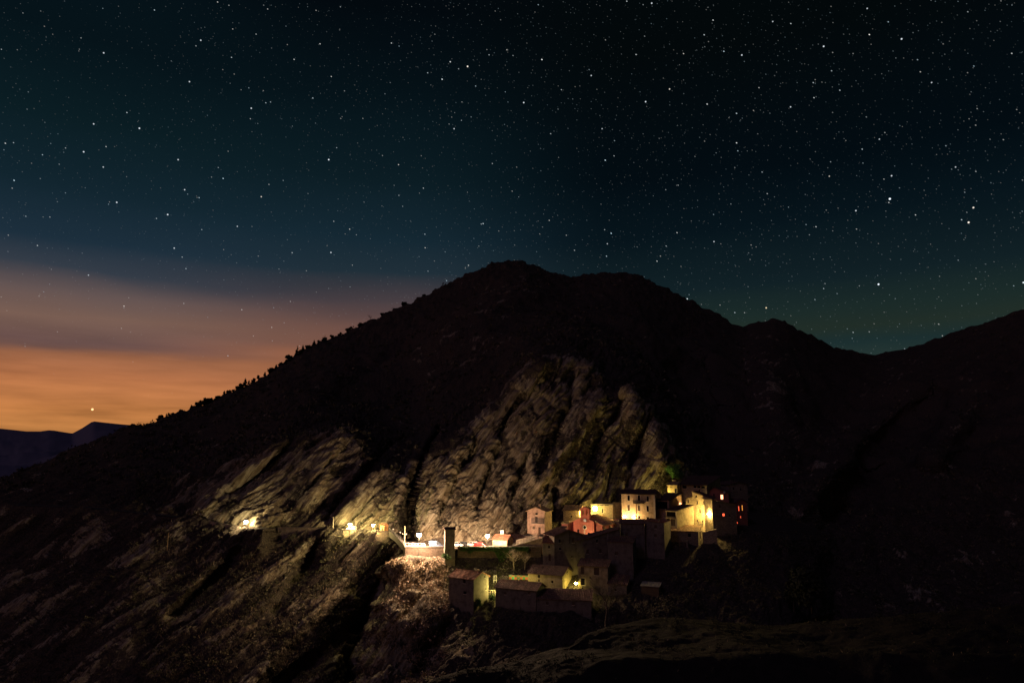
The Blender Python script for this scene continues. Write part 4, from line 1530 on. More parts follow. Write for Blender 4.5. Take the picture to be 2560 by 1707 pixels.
# round window with pale surround
cu, cw = on_bay(1462, 1317.7)
g = MB()
g.lathe([(0.78, 0.0), (0.78, -0.06), (0.54, -0.06), (0.54, -0.02)], (cu, ff_ - 0.003, cw), 30, 'y')
rw = obj('round_window', g, M_TRIM, h.root)
g = MB()
g.lathe([(0.535, 0.0), (0.535, -0.02)], (cu, ff_ - 0.004, cw), 28, 'y')
obj('pane', g, M_GLASS, rw)
cu, cw = on_bay(1461.5, 1329.0)
g = MB()
g.box(cu - 0.1, cu + 0.1, ff_ - 0.07, ff_ - 0.003, cw - 0.85, cw + 0.6)
g.box(cu - 0.42, cu - 0.101, ff_ - 0.07, ff_ - 0.003, cw - 0.02, cw + 0.18)
g.box(cu + 0.101, cu + 0.42, ff_ - 0.07, ff_ - 0.003, cw - 0.02, cw + 0.18)
obj('cross', g, M_TRIM, h.root)
du, dw = on_bay(1462, 1349)
g = MB()
g.box(du - 0.8, du + 0.8, ff_ - 0.05, ff_ - 0.003, 4.0, 4.0 + 1.6)
obj('door', g, M_WOOD, h.root)
for y0 in (0.6, 5.4, 10.3):
    g = MB()
    zt = zr - 0.55
    g.box(h.W + 0.003, h.W + 0.75, y0, y0 + 0.9, 0.0, zt - 0.6)
    g.prism([(h.W + 0.003, zt - 0.599), (h.W + 0.75, zt - 0.599), (h.W + 0.003, zt)], y0, y0 + 0.9)
    obj('buttress', g, W_YELLOW, h.root)
h.done()
CH = h
# small tiled lean-tos left of the church
h = House('porch', 'small tiled lean-to porch at the left foot of the church', 'porch', 1396, 241, 1410, 240, 3.0, 1322.5, 1350, W_DARKRED, extra=2)
h.roof('shed_back', 0.7, R_PALE, 0.2, period=0.4, amp=0.07)
h.done()
h = House('porch', 'narrow covered passage whose tile edge meets the church front', 'porch', 1404, 247, 1419, 246.5, 3.0, 1309, 1350, W_DARKRED, extra=2)
h.roof('shed_back', 0.4, R_PALE, 0.2, period=0.5, amp=0.08)
h.done()

# ---- houses in front, seen against the light
h = H_('house', 'tall old ochre house with a gable, just below the church front', 'house', 1385.4, 226.5, 1460, 229.5, 9, 1340, 1432, W_GREY, extra=6)
ua = h.at('front', 1419.5, 1324.5)
for q in ((1429.7, 1344, 1436.5, 1356.3), (1427.5, 1389, 1431.4, 1393.8), (1397, 1348, 1402, 1356), (1398, 1368.7, 1402.5, 1374.6)):
    h.win('shut' if q[0] > 1429 else 'dark', *q)
h.win('hole', 1453, 1380, 1457, 1390)
h.roof('prof', 0, R_OLD, 0.5, prof=[(0, h.H), (ua[0], ua[1]), (h.W, h.at('front', 1460, 1336.5)[1])])
h.chimney(1444.5, 1322.8, 1448.2, 1331, 2.0, W_GREY, 0.5)
h.pipe([(1423.3, 1327), (1423.3, 1358)], mat=M_IRON, r=0.07)
h.done()
h = H_('house', 'dark lean-to house with a steep red roof beside the tall ochre house', 'house', 1357, 227.5, 1385, 226.6, 6, 1357.5, 1415, W_GREY, extra=5)
h.win('hole', 1370, 1363, 1375, 1371)
h.win('door', 1371, 1384, 1377, 1402)
h.roof('shed_back', 2.4, R_TILE, 0.3)
h.done()
h = H_('house', 'long dark house whose roof edge climbs right below the church', 'house', 1442.5, 228.5, 1551, 231.5, 5.5, 1353, 1440, W_GREY, extra=6)
h.win('dark', 1490, 1348, 1495, 1356)
h.win('shut', 1498, 1372, 1504, 1382)
h.win('shut', 1466, 1374, 1472, 1384)
h.roof('prof', 0, R_OLD, 0.35, prof=[(0, h.H), (h.W, h.at('front', 1551, 1322)[1])])
h.chimney(1470.5, 1332, 1475.6, 1341, 2.5, W_GREY, 0.6)
h.pipe([(1519.5, 1333), (1519.5, 1362)], mat=M_ZINC, r=0.09)
h.done()
h = H_('house', 'dark house masking the floodlights at the foot of the cream house', 'house', 1551, 234.5, 1611, 233.5, 7.0, 1308.5, 1372, W_GREY, extra=6)
h.win('shut', 1564, 1330, 1570, 1340)
h.roof('gable_x', 0.95, R_OLD, 0.3)
h.done()
h = H_('house', 'dark gabled house with a pale grey-lit right wall above the gardens', 'house', 1611.5, 234.5, 1659.5, 231.5, 8, 1301, 1370, W_GREY, extra=6)
h.win('shut', 1636, 1312, 1642, 1321)
h.win('shut', 1636, 1334, 1642, 1343)
h.roof('prof', 0, R_TILE, 0.3, prof=[(0, h.H), (h.W, h.at('front', 1659.5, 1306.5)[1])])
h.chimney(1644, 1297.5, 1648, 1303, 1.5, W_GREY, 0.4)
h.done()
h = H_('house', 'tall black-walled block with a ribbed roof edge right of centre', 'house', 1519.5, 226, 1582, 223.5, 6.5, 1354, 1462, W_GREY, extra=6)
h.win('dark', 1586, 1392, 1588.5, 1401, 'right')
h.win('shut', 1538, 1378, 1544, 1388)
h.roof('shed_back', 1.2, R_OLD, 0.3, period=0.6, amp=0.09)
h.done()
h = H_('house', 'dark house with a pale-edged ribbed roof beside the lowest street lamp', 'house', 1445.5, 221, 1519, 218.3, 5.5, 1413.5, 1492, W_OLD, extra=5)
for q in ((1452, 1416.5, 1460.5, 1436), (1485, 1418.5, 1498, 1438)):
    h.win('shut', *q)
h.win('white', 1452, 1444, 1463, 1464)
h.win('dark', 1473.5, 1440, 1476.5, 1446)
h.win('dark', 1454, 1467.5, 1457.5, 1472)
h.win('door', 1472, 1470, 1480.5, 1489)
h.roof('shed_back', 1.35, R_OLD, 0.35, period=0.55, amp=0.09)
h.done()
h = H_('house', 'low annex with a ribbed pent roof at the end of the lower row', 'house', 1520, 217.5, 1566.5, 215.5, 5, 1458.5, 1497, W_DARKSTONE, extra=5)
h.win('dark', 1536, 1470, 1541, 1477)
h.roof('shed_back', 1.9, R_OLD, 0.3, period=0.55, amp=0.09)
h.done()
h = H_('house', 'yellow-lit house with a dark gabled roof by the lowest lamp', 'house', 1320.5, 223.5, 1406, 219, 9, 1432, 1486, W_OLD, extra=4)
for q in ((1344.5, 1436, 1350.2, 1444), (1345.5, 1447.5, 1349, 1454), (1378, 1450.5, 1383.5, 1457.5)):
    h.win('dark', *q)
h.win('dark', 1417, 1427.5, 1419, 1431.5, 'right')
h.roof('gable_x', 1.75, R_DARK, 0.45)
h.done()
HK = h
h = H_('house', 'lone tall house on the slope, dark front and yellow-green gable wall', 'house', 1122.5, 214.5, 1184.3, 209.5, 7.6, 1441, 1514, W_GREY, extra=6)
h.win('dark', 1157.5, 1447.5, 1164, 1458)
h.win('dark', 1158.5, 1477, 1166, 1485)
h.win('dark', 1211, 1439, 1213, 1443.5, 'right')
h.win('dark', 1214, 1470, 1215.5, 1474, 'right')
h.win('dark', 1198.5, 1497, 1200, 1500, 'right')
h.roof('gable_x', 1.5, R_TILE, 0.4)
h.chimney(1193, 1422.5, 1196, 1431, 3.6, W_YELLOW, 0.5)
h.done()
HL = h
h = H_('house', 'black-fronted house with a long dark tiled roof on the lower slope', 'house', 1238.5, 213, 1340.5, 207.3, 7.0, 1467, 1532, W_GREY, extra=6)
h.win('shut', 1261, 1478, 1266, 1486)
h.win('shut', 1320, 1478, 1326, 1486)
h.roof('gable_x', 1.5, R_OLD, 0.4)
h.done()
HM = h
h = H_('house', 'long low house with a sagging tile roof along the bottom of the village', 'house', 1342, 207.5, 1478, 204.8, 6.0, 1496, 1545, W_GREY, extra=6)
h.win('shut', 1365, 1503, 1371, 1511)
h.win('shut', 1430, 1504, 1436, 1512)
h.roof('shed_back', 1.75, R_OLD, 0.3)
h.done()
# dark sheds on the right garden slope
h = House('shed', 'low garden shed with a pale corrugated roof on the dark right slope', 'shed', 1603, 214, 1647, 212, 3.5, 1463.5, 1480, M_WOOD, extra=2)
h.roof('shed_back', 0.55, M_ZINC, 0.3, period=0.8, amp=0.05)
h.done()
h = House('shed', 'low dark shed with a faint pink roof farthest right on the garden slope', 'shed', 1697, 219, 1720, 218, 3, 1471.5, 1480, M_WOOD, extra=3)
h.roof('shed_back', 0.35, R_TILE, 0.2)
h.done()
# transformer tower by the parking
h = House('tower', 'slim square tower with an overhanging roof below the parking terrace', 'tower', 1113.2, 231.2, 1137.3, 231.8, 3.2, 1323.5, 1396, W_GREY, extra=5)
h.roof('gable_x', 0.42, R_DARK, 0.32)
g = MB()
g.box(-0.12, h.W + 0.12, -0.12, h.D + 0.12, 0.0, h.at('front', 1120, 1373.5)[1])
obj('plinth', g, W_GREY, h.root)
h.done()
# stone hut on the parking terrace
h = House('hut', 'stone hut with a red tile roof on the parking terrace', 'hut', 1231.5, 243.5, 1267.5, 241, 4.5, 1347.8, 1366, W_STONE2, extra=1)
h.roof('gable_x', 1.35, R_TILE, 0.3)
h.chimney(1251, 1324.5, 1259, 1330.5, 3.0, M_WHITE, 0.7)
h.win('door', 1270.5, 1350, 1274, 1364.5, 'right')
h.done()
# hut by the road
h = House('hut', 'tiny orange hut with a red roof beside the cliff road', 'hut', 950, 259.5, 961.3, 258, 1.8, 1312.5, 1328, plaster("orange_plaster", (0.62, 0.33, 0.12)), extra=1)
h.win('door', 954, 1316.5, 957.5, 1327)
h.roof('gable_x', 0.5, R_TILE, 0.2)
h.done()

# ------------------------------------------------------------------ road, bridge and parking terrace
M_ASPHALT = plain("old_asphalt", (0.095, 0.088, 0.08), 0.95, 0, 0.1, 0.4)
M_PARK = plain("gravelled_paving", (0.15, 0.13, 0.11), 0.95, 0, 0.1, 0.35)
xr = np.arange(-120, 977, 6.0)


def edge(curve, x):
    xs = [q[0] for q in sorted(curve)]
    return np.interp(x, xs, [q[1] for q in sorted(curve)]), np.interp(x, xs, [q[2] for q in sorted(curve)])


ro, yo = edge(road_out, xr)
ri, yi = edge(road_in, xr)
po, pi_ = P(xr, ro, yo), P(xr, ri, yi)
nrow = 7
rv = np.concatenate([po * (1 - w) + pi_ * w for w in np.linspace(0.08, 0.94, nrow)])
zlift = np.array([0, 0, 0.14])
rv = rv + zlift
structure(np_obj("road", rv, grid_quads(nrow, len(xr)), M_ASPHALT, smooth=True))

ZP = float(P(1160, 1365, 235)[2]) - 0.75           # level of the parking terrace
Pxz = lambda px, Y, z=ZP: XZ(px, Y, z)
g = MB()
front = [Pxz(x, 234.8) for x in (1013, 1050, 1100, 1150, 1200, 1250, 1330)]
back = [Pxz(x, 255.5) for x in (1330, 1200, 1100, 1040, 1019)]
ring = front + back
n0 = len(ring)
g.v += [tuple(p) for p in ring] + [(p.x, p.y, p.z - 0.35) for p in ring]
g.f.append(tuple(range(n0)))
g.f.append(tuple(reversed(range(n0, 2 * n0))))
for i in range(n0):
    j = (i + 1) % n0
    g.f.append((i, n0 + i, n0 + j, j))
structure(obj("pavement", g, M_PARK))

# bridge from the cliff road to the terrace
e0, e1 = Vector(pi_[-1].tolist()), Vector(po[-1].tolist())
br_ = thing('bridge', 'short concrete road bridge over the black gorge at the end of the terrace', 'bridge', tuple(e1))
base = Vector(br_.location)
a0, a1 = e1 + Vector((0, 0, 0.1)), e0 + Vector((0, 0, 0.1))
b0, b1 = Pxz(1013.2, 235.2) + Vector((0, 0, 0.02)), Pxz(1019, 254) + Vector((0, 0, 0.02))
m0 = PV(990, 1344, 248)
m1 = PV(1000, 1336, 258)
m0.z = a0.z * 0.6 + b0.z * 0.4
m1.z = a1.z * 0.55 + b1.z * 0.45
outer, inner = [a0, m0, b0], [a1, m1, b1]
g = MB()
for i in range(2):
    q = [outer[i], outer[i + 1], inner[i + 1], inner[i]]
    lo = [p - Vector((0, 0, 0.6)) for p in q]
    k = len(g.v)
    g.v += [tuple(p - base) for p in q + lo]
    g.f += [(k, k + 1, k + 2, k + 3), (k + 7, k + 6, k + 5, k + 4), (k, k + 4, k + 5, k + 1), (k + 2, k + 6, k + 7, k + 3)]
obj('deck', g, M_CONC, br_)
g = MB()
for i in range(2):
    p, q = outer[i], outer[i + 1]
    d = (q - p).normalized()
    s = Vector((-d.y, d.x, 0)).normalized() * 0.22
    if s.y < 0:
        s = -s
    k = len(g.v)
    for c in (p, q):
        for z in (-1.3, 0.75):
            g.v += [tuple(c - base + Vector((0, 0, z)) - s * 0.2), tuple(c - base + Vector((0, 0, z)) + s)]
    g.f += [(k, k + 1, k + 3, k + 2), (k + 4, k + 6, k + 7, k + 5), (k, k + 4, k + 5, k + 1), (k + 2, k + 3, k + 7, k + 6), (k, k + 2, k + 6, k + 4), (k + 1, k + 5, k + 7, k + 3)]
obj('parapet', g, M_CONC, br_)
g = MB()
for k in range(12):
    t = k / 11 * 1.999
    i = int(t)
    p = outer[i].lerp(outer[i + 1], t - i) - base
    g.tube(p + Vector((0, 0, 0.75)), p + Vector((0, 0, 1.75)), 0.035, 0.035, 6)
for z in (1.25, 1.75):
    g.path([p - base + Vector((0, 0, z)) for p in outer], 0.035)
obj('railing', g, M_ZINC, br_)


def wall_run(name, label, pts, ztop, zbot, thick, mat, cope=None, cat='wall'):
    """straight-sided wall along ground points, ztop and zbot lists of heights"""
    o = thing(name, label, cat, tuple(pts[0]))
    b = Vector(o.location)
    g, c = MB(), MB()
    for i in range(len(pts) - 1):
        p, q = pts[i], pts[i + 1]
        d = Vector((q.x - p.x, q.y - p.y, 0)).normalized()
        s = Vector((-d.y, d.x, 0)) * thick
        for (mb, o0, o1, t0, t1) in ((g, 0.0, 1.0, None, 0.0), (c, -0.25, 1.0, 0.003, 0.16)):
            if mb is c and cope is None:
                continue
            k = len(mb.v)
            for (r, zt, zb) in ((p, ztop[i], zbot[i]), (q, ztop[i + 1], zbot[i + 1])):
                lo = zb if t0 is None else zt + t0
                hi = zt + t1
                for z in (lo, hi):
                    mb.v += [tuple(Vector((r.x, r.y, z)) + s * o0 - b), tuple(Vector((r.x, r.y, z)) + s * o1 - b)]
            mb.f += [(k, k + 1, k + 3, k + 2), (k + 4, k + 6, k + 7, k + 5), (k, k + 4, k + 5, k + 1), (k + 2, k + 3, k + 7, k + 6), (k, k + 2, k + 6, k + 4), (k + 1, k + 5, k + 7, k + 3)]
    obj('masonry', g, mat, o)
    if cope is not None:
        obj('coping', c, cope, o)
    return o


pts = [Pxz(x, 234.2) for x in (1013, 1060, 1112)]
wall_run('retaining_wall', 'rubble retaining wall glaring under the end lamp of the parking terrace', pts, [ZP + 0.6] * 3, [ZP - 7.5] * 3, 0.55, W_RETAIN, M_CONC)
pts = [Pxz(x, 234.2) for x in (1144, 1200, 1250, 1300, 1352)]
wall_run('retaining_wall', 'ivy-grown retaining wall below the parked cars', pts, [ZP + 0.6] * 5, [ZP - 7.5] * 5, 0.55, W_RETAIN, M_CONC)
# ramp wall climbing to the church
pts = [PV(x, r, 235.0) for x, r in ((1281, 1364.6), (1310, 1358), (1335, 1350.2), (1356, 1345.2))]
wall_run('ramp_wall', 'sloping ramp wall with a pale handrail edge climbing from the terrace', pts, [p.z for p in pts], [ZP - 2.0] * 4, 0.4, W_STONE, M_TRIM)
# garden wall piece behind the hut
pts = [PV(x, r, 247.0) for x, r in ((1274, 1336), (1300, 1335), (1318, 1337))]
wall_run('garden_wall', 'low whitewashed wall between the stone hut and the pink house', pts, [p.z for p in pts], [ZP - 1.0] * 3, 0.4, W_PINK, None)
pts = [PV(x, r, 242.0) for x, r in ((1757, 1331), (1772, 1326), (1792, 1322))]  # wall added to keep the alley lamp's light off the slope
wall_run('garden_wall', 'added rubble wall holding back the alley lamplight between the low stone house and the big dark house', pts, [p.z for p in pts], [p.z - 5 for p in pts], 0.5, W_STONE, None)
# road walls on the left slope


def road_pt(x, dy=0.0):
    r, y = edge(road_out, x)
    p = P(x, r, y)
    return Vector((p[0], p[1] + dy, p[2]))


pts = [road_pt(x, -0.3) for x in (695, 740, 790, 822)]
wall_run('road_wall', 'long grey wall carrying the cliff road between the rock nub and the power pole', pts, [p.z + 0.7 for p in pts], [p.z - 4.5 for p in pts], 0.5, W_DARKSTONE, M_CONC)
pts = [road_pt(x, -0.3) for x in (826, 856)]
wall_run('road_wall', 'short brighter wall with a chamfered end below the power pole', pts, [p.z + 0.7 for p in pts], [p.z - 5.5 for p in pts], 0.5, W_GREY, M_CONC)
pts = [road_pt(x, -0.3) for x in (858, 900, 940, 974)]
wall_run('road_wall', 'yellow-lit roadside wall below the white car and the twin lamps', pts, [p.z + 0.55 for p in pts], [p.z - 3.5 for p in pts], 0.5, W_STONE, M_CONC)
pts = [road_pt(x, -0.2) for x in (470, 510, 550, 600)]
wall_run('road_wall', 'low parapet leading along the road to the leftmost lamp', pts, [p.z + 0.6 for p in pts], [p.z - 1.5 for p in pts], 0.4, W_STONE, M_CONC)

# ------------------------------------------------------------------ lamps
M_POLE = plain("dark_lamp_post_paint", (0.05, 0.055, 0.05), 0.5, 0.3, 0.4)


def bulb_mat(c, L):
    m = bpy.data.materials.new("lamp_glow")
    m.use_nodes = True
    nt = m.node_tree
    nt.nodes.clear()
    e = N(nt, 'ShaderNodeEmission')
    e.inputs['Color'].default_value = rgba(c)
    e.inputs['Strength'].default_value = L
    nt.links.new(e.outputs[0], N(nt, 'ShaderNodeOutputMaterial').inputs[0])
    m.cycles.emission_sampling = 'FRONT'
    return m


def bulb(parent, loc, r, c, power):
    """glowing globe; power = radiance x radius squared"""
    import bmesh
    bm = bmesh.new()
    bmesh.ops.create_icosphere(bm, subdivisions=2, radius=r)
    bmesh.ops.translate(bm, verts=bm.verts, vec=loc)
    me = bpy.data.meshes.new('bulb')
    bm.to_mesh(me)
    bm.free()
    me.materials.append(bulb_mat(c, power / r ** 2))
    o = bpy.data.objects.new('bulb', me)
    COL.objects.link(o)
    o.parent = parent
    return o


def street_lamp(label, px, pyb, Y, z_ground, c, power, r=0.42, group='street lamps', lit=True, cap=0.0):
    top = PV(px, pyb, Y)
    hgt = top.z - z_ground
    o = thing('street_lamp', label, 'street lamp', (top.x, top.y, z_ground), 0, group)
    g = MB()
    g.lathe([(0.16, -0.3), (0.16, 0.35), (0.09, 0.45), (0.07, hgt * 0.6), (0.05, hgt - r - 0.05)], n=10)
    obj('post', g, M_POLE, o)
    g = MB()
    g.lathe([(0.14, hgt - r - 0.1), (0.2, hgt - r - 0.03), (0.06, hgt - r + 0.02)], n=12)
    ln = obj('lantern', g, M_POLE, o)
    if lit:
        bulb(ln, (0, 0, hgt), r, c, power)
        if cap > 0:  # hood added to cut the globe's upward light
            g = MB()
            g.lathe([(r * cap, hgt + r * 0.55), (r * cap * 1.02, hgt + r * 0.62), (r * cap * 0.5, hgt + r * 1.2), (0.05, hgt + r * 1.35)], n=18)
            obj('hood', g, M_POLE, ln)
    else:
        g = MB()
        g.lathe([(0.1, hgt - r), (0.24, hgt - 0.1), (0.24, hgt + 0.15), (0.05, hgt + 0.3)], n=12)
        obj('globe', g, M_WHITE, ln)
    return o


def wall_lamp(label, px, py, Y, c, power, r=0.3, toward=Vector((0, 1, 0)), arm=0.7, group='wall lamps'):
    p = PV(px, py, Y)
    o = thing('wall_lamp', label, 'wall lamp', tuple(p), 0, group)
    g = MB()
    t = toward.normalized()
    g.path([t * (r + arm), t * (r + arm * 0.3) + Vector((0, 0, 0.12)), t * (r * 0.9)], 0.035)
    obj('bracket', g, M_POLE, o)
    bulb(o, (0, 0, 0), r, c, power)
    return o


SOD = (1.0, 0.74, 0.38)
SODY = (1.0, 0.73, 0.2)
WARM = (1.0, 0.63, 0.38)
rz_at = lambda x: float(road_pt(x).z)
street_lamp('leftmost glaring street lamp at the bend of the cliff road', 615, 1304, edge(road_out, 612)[1] - 1.2, rz_at(612) - 0.4, SOD, LP[0], 0.66, cap=1.25)
street_lamp('yellow street lamp standing over the white car on the cliff road', 875, 1310, edge(road_out, 875)[1] - 1.3, rz_at(875) - 1.0, (1.0, 0.75, 0.3), LP[1], 0.55, cap=1.3)
street_lamp('smaller yellow street lamp left of the tiny orange hut', 933, 1312.5, edge(road_out, 933)[1] - 1.2, rz_at(933) - 1.0, (1.0, 0.75, 0.28), LP[2], 0.46, cap=1.3)
street_lamp('glaring lamp at the left end of the parking terrace', 1047.6, 1336, 232.5, ZP - 1.6, WARM, LP[3], 0.75, cap=1.25)
street_lamp('lamp beside the red car and the stone hut on the terrace', 1218.5, 1339, 236.0, ZP, WARM, LP[4], 0.6, cap=1.15)
street_lamp('lowest street lamp, between the yellow-lit house and the house with the white-framed window', 1440, 1456.5, 221.1, P(1442, 1486, 221.1)[2], (1.0, 0.76, 0.16), LP[5], 0.48, cap=1.15)
street_lamp('lamp standing behind the black-fronted house on the lower slope', 1296, 1459, 220.5, P(1296, 1488, 220.5)[2], (1.0, 0.78, 0.18), LP[6], 0.3)
for (x, r, Y) in ((983, 1322.5, 252.5), (1000.5, 1330.5, 250)):
    street_lamp('slim unlit lamp post on the bridge railing, left one' if x < 990 else 'slim unlit lamp post on the bridge, next to the power pole', x, r, Y, P(x, r + 14, Y)[2], SOD, 0, 0.2, 'unlit lamp posts', False)
wall_lamp('glaring wall lamp on the flat-topped house behind the church', 1487.5, 1271, 254.6, SODY, LP[7], 0.8, Vector((-.05, 1, 0)), 2.0)
wall_lamp('left floodlight at the foot of the cream house', 1561.5, 1291.0, 250.9, (1.0, 0.62, 0.25), LP[8], 0.42, Vector((0, 1, 0)), 0.9)
wall_lamp('right floodlight at the foot of the cream house', 1584, 1292.5, 250.1, (1.0, 0.62, 0.25), LP[9], 0.42, Vector((0, 1, 0)), 0.9)
wall_lamp('alley lamp blazing at the right corner of the big rubble-stone house', 1773.5, 1285, 250.2, (1.0, 0.66, 0.19), LP[10], 0.6, Vector((0, 1, 0)), 1.2)
wall_lamp('lamp behind the roof of the terrace house, lighting the end of the cliff', 1656, 1243, 265.5, SODY, LP[11], 0.25, Vector((0, 1, 0)), 1.5)
street_lamp('street lamp standing hidden behind the bell gable of the church', 1457, 1284, 256.6, P(1457, 1306, 256.6)[2], SODY, LP[14], 0.3)
wall_lamp('small lamp glinting at the foot of the church front', 1463, 1346.5, 240.3, (1.0, 0.78, 0.4), LP[12], 0.22, Vector((0, 1, 0)), 1.2)

q_ = HM.L - HM.e1 * 0.55 + HM.e2 * 2.6
q_.z = P(1244, 1464, q_.y)[2]
o = thing('wall_lamp', 'lamp on the left wall of the black-fronted house, shining on the lone house', 'wall lamp', tuple(q_), 0, 'wall lamps')
g = MB()
g.path([HM.e1 * 0.54, HM.e1 * 0.3 + Vector((0, 0, 0.15)), HM.e1 * 0.2], 0.035)
obj('bracket', g, M_POLE, o)
bulb(o, (0, 0, 0), 0.24, (1.0, 0.80, 0.22), LP[13])

# ------------------------------------------------------------------ poles and wires


def pole(label, px, ptop, pbot, Y, mat, r=0.13, arms=(), group='poles'):
    a, b = PV(px, pbot, Y), PV(px, ptop, Y)
    o = thing('utility_pole', label, 'pole', (a.x, a.y, a.z - 1.0), 0, group)
    hh = b.z - a.z + 1.0
    g = MB()
    g.tube((0, 0, 0), (0, 0, hh), r, r * 0.7, 10)
    obj('post', g, mat, o)
    for (pz, w) in arms:
        z = P(px, pz, Y)[2] - a.z + 1.0
        g = MB()
        g.box(-w, w, -0.06, 0.06, z - 0.06, z + 0.06)
        c = obj('cross_arm', g, mat, o)
        for s in (-1, 1):
            g = MB()
            g.lathe([(0.05, z + 0.06), (0.08, z + 0.14), (0.05, z + 0.2), (0.07, z + 0.26), (0.03, z + 0.3)], (s * (w - 0.1), 0, 0), 8)
            obj('insulator', g, M_WHITE, c)
    return o


pole('banded power pole at the left end of the terrace, lit yellow-green', 1010.5, 1314.5, 1376, 236.0, plain('weathered_pole_wood', (0.26, 0.24, 0.14), 0.9), 0.18, ((1335, 0.75),))
pole('slender pale pole standing at the grey road wall left of the twin lamps', 832, 1292, 1334, 264.5, M_TRIM, 0.14)
pole('thin dark pole above the road left of the leftmost lamp', 557.5, 1294, 1312, 283, M_WOODL, 0.1)
pole('faint lone pole on the dark slope far left', 418, 1332, 1368, 268, M_WOODL, 0.12)


def cable(label, a, b, sag, r=0.03):
    g = MB()
    n = 14
    pts = []
    for i in range(n + 1):
        t = i / n
        p = a.lerp(b, t)
        p.z -= sag * 4 * t * (1 - t)
        pts.append(p - a)
    g.path(pts, r, r, 5)
    o = obj('cable', g, M_TRIM)
    o.location = a
    return tag(o, label, 'cable', 'slack cables by the road')


cable('slack pale cable drooping below the roadside wall under the white car', PV(874, 1334, 261.5), PV(912, 1345, 259), 1.1, 0.06)
cable('cable hanging between the power pole and the corner of the roadside wall', PV(833, 1336, 263), PV(872, 1333.5, 261.7), 0.7, 0.05)

# ------------------------------------------------------------------ cars
M_TYRE = plain("tyre_rubber", (0.02, 0.02, 0.02), 0.9)
M_CARGLASS = plain("car_window_glass", (0.03, 0.035, 0.04), 0.1, 0, 0.5, 0.1)
M_LAMPG = plain("head_lamp_glass", (0.6, 0.58, 0.5), 0.2, 0, 0.5, 0.1)
M_TAIL = plain("tail_lamp_red", (0.4, 0.02, 0.02), 0.3, 0, 0.5, 0.1)


def car_paint(name, c):
    m, t, b = new_mat(name)
    b.inputs['Base Color'].default_value = rgba(c)
    b.inputs['Roughness'].default_value = 0.3
    b.inputs['Coat Weight'].default_value = 0.5
    return m


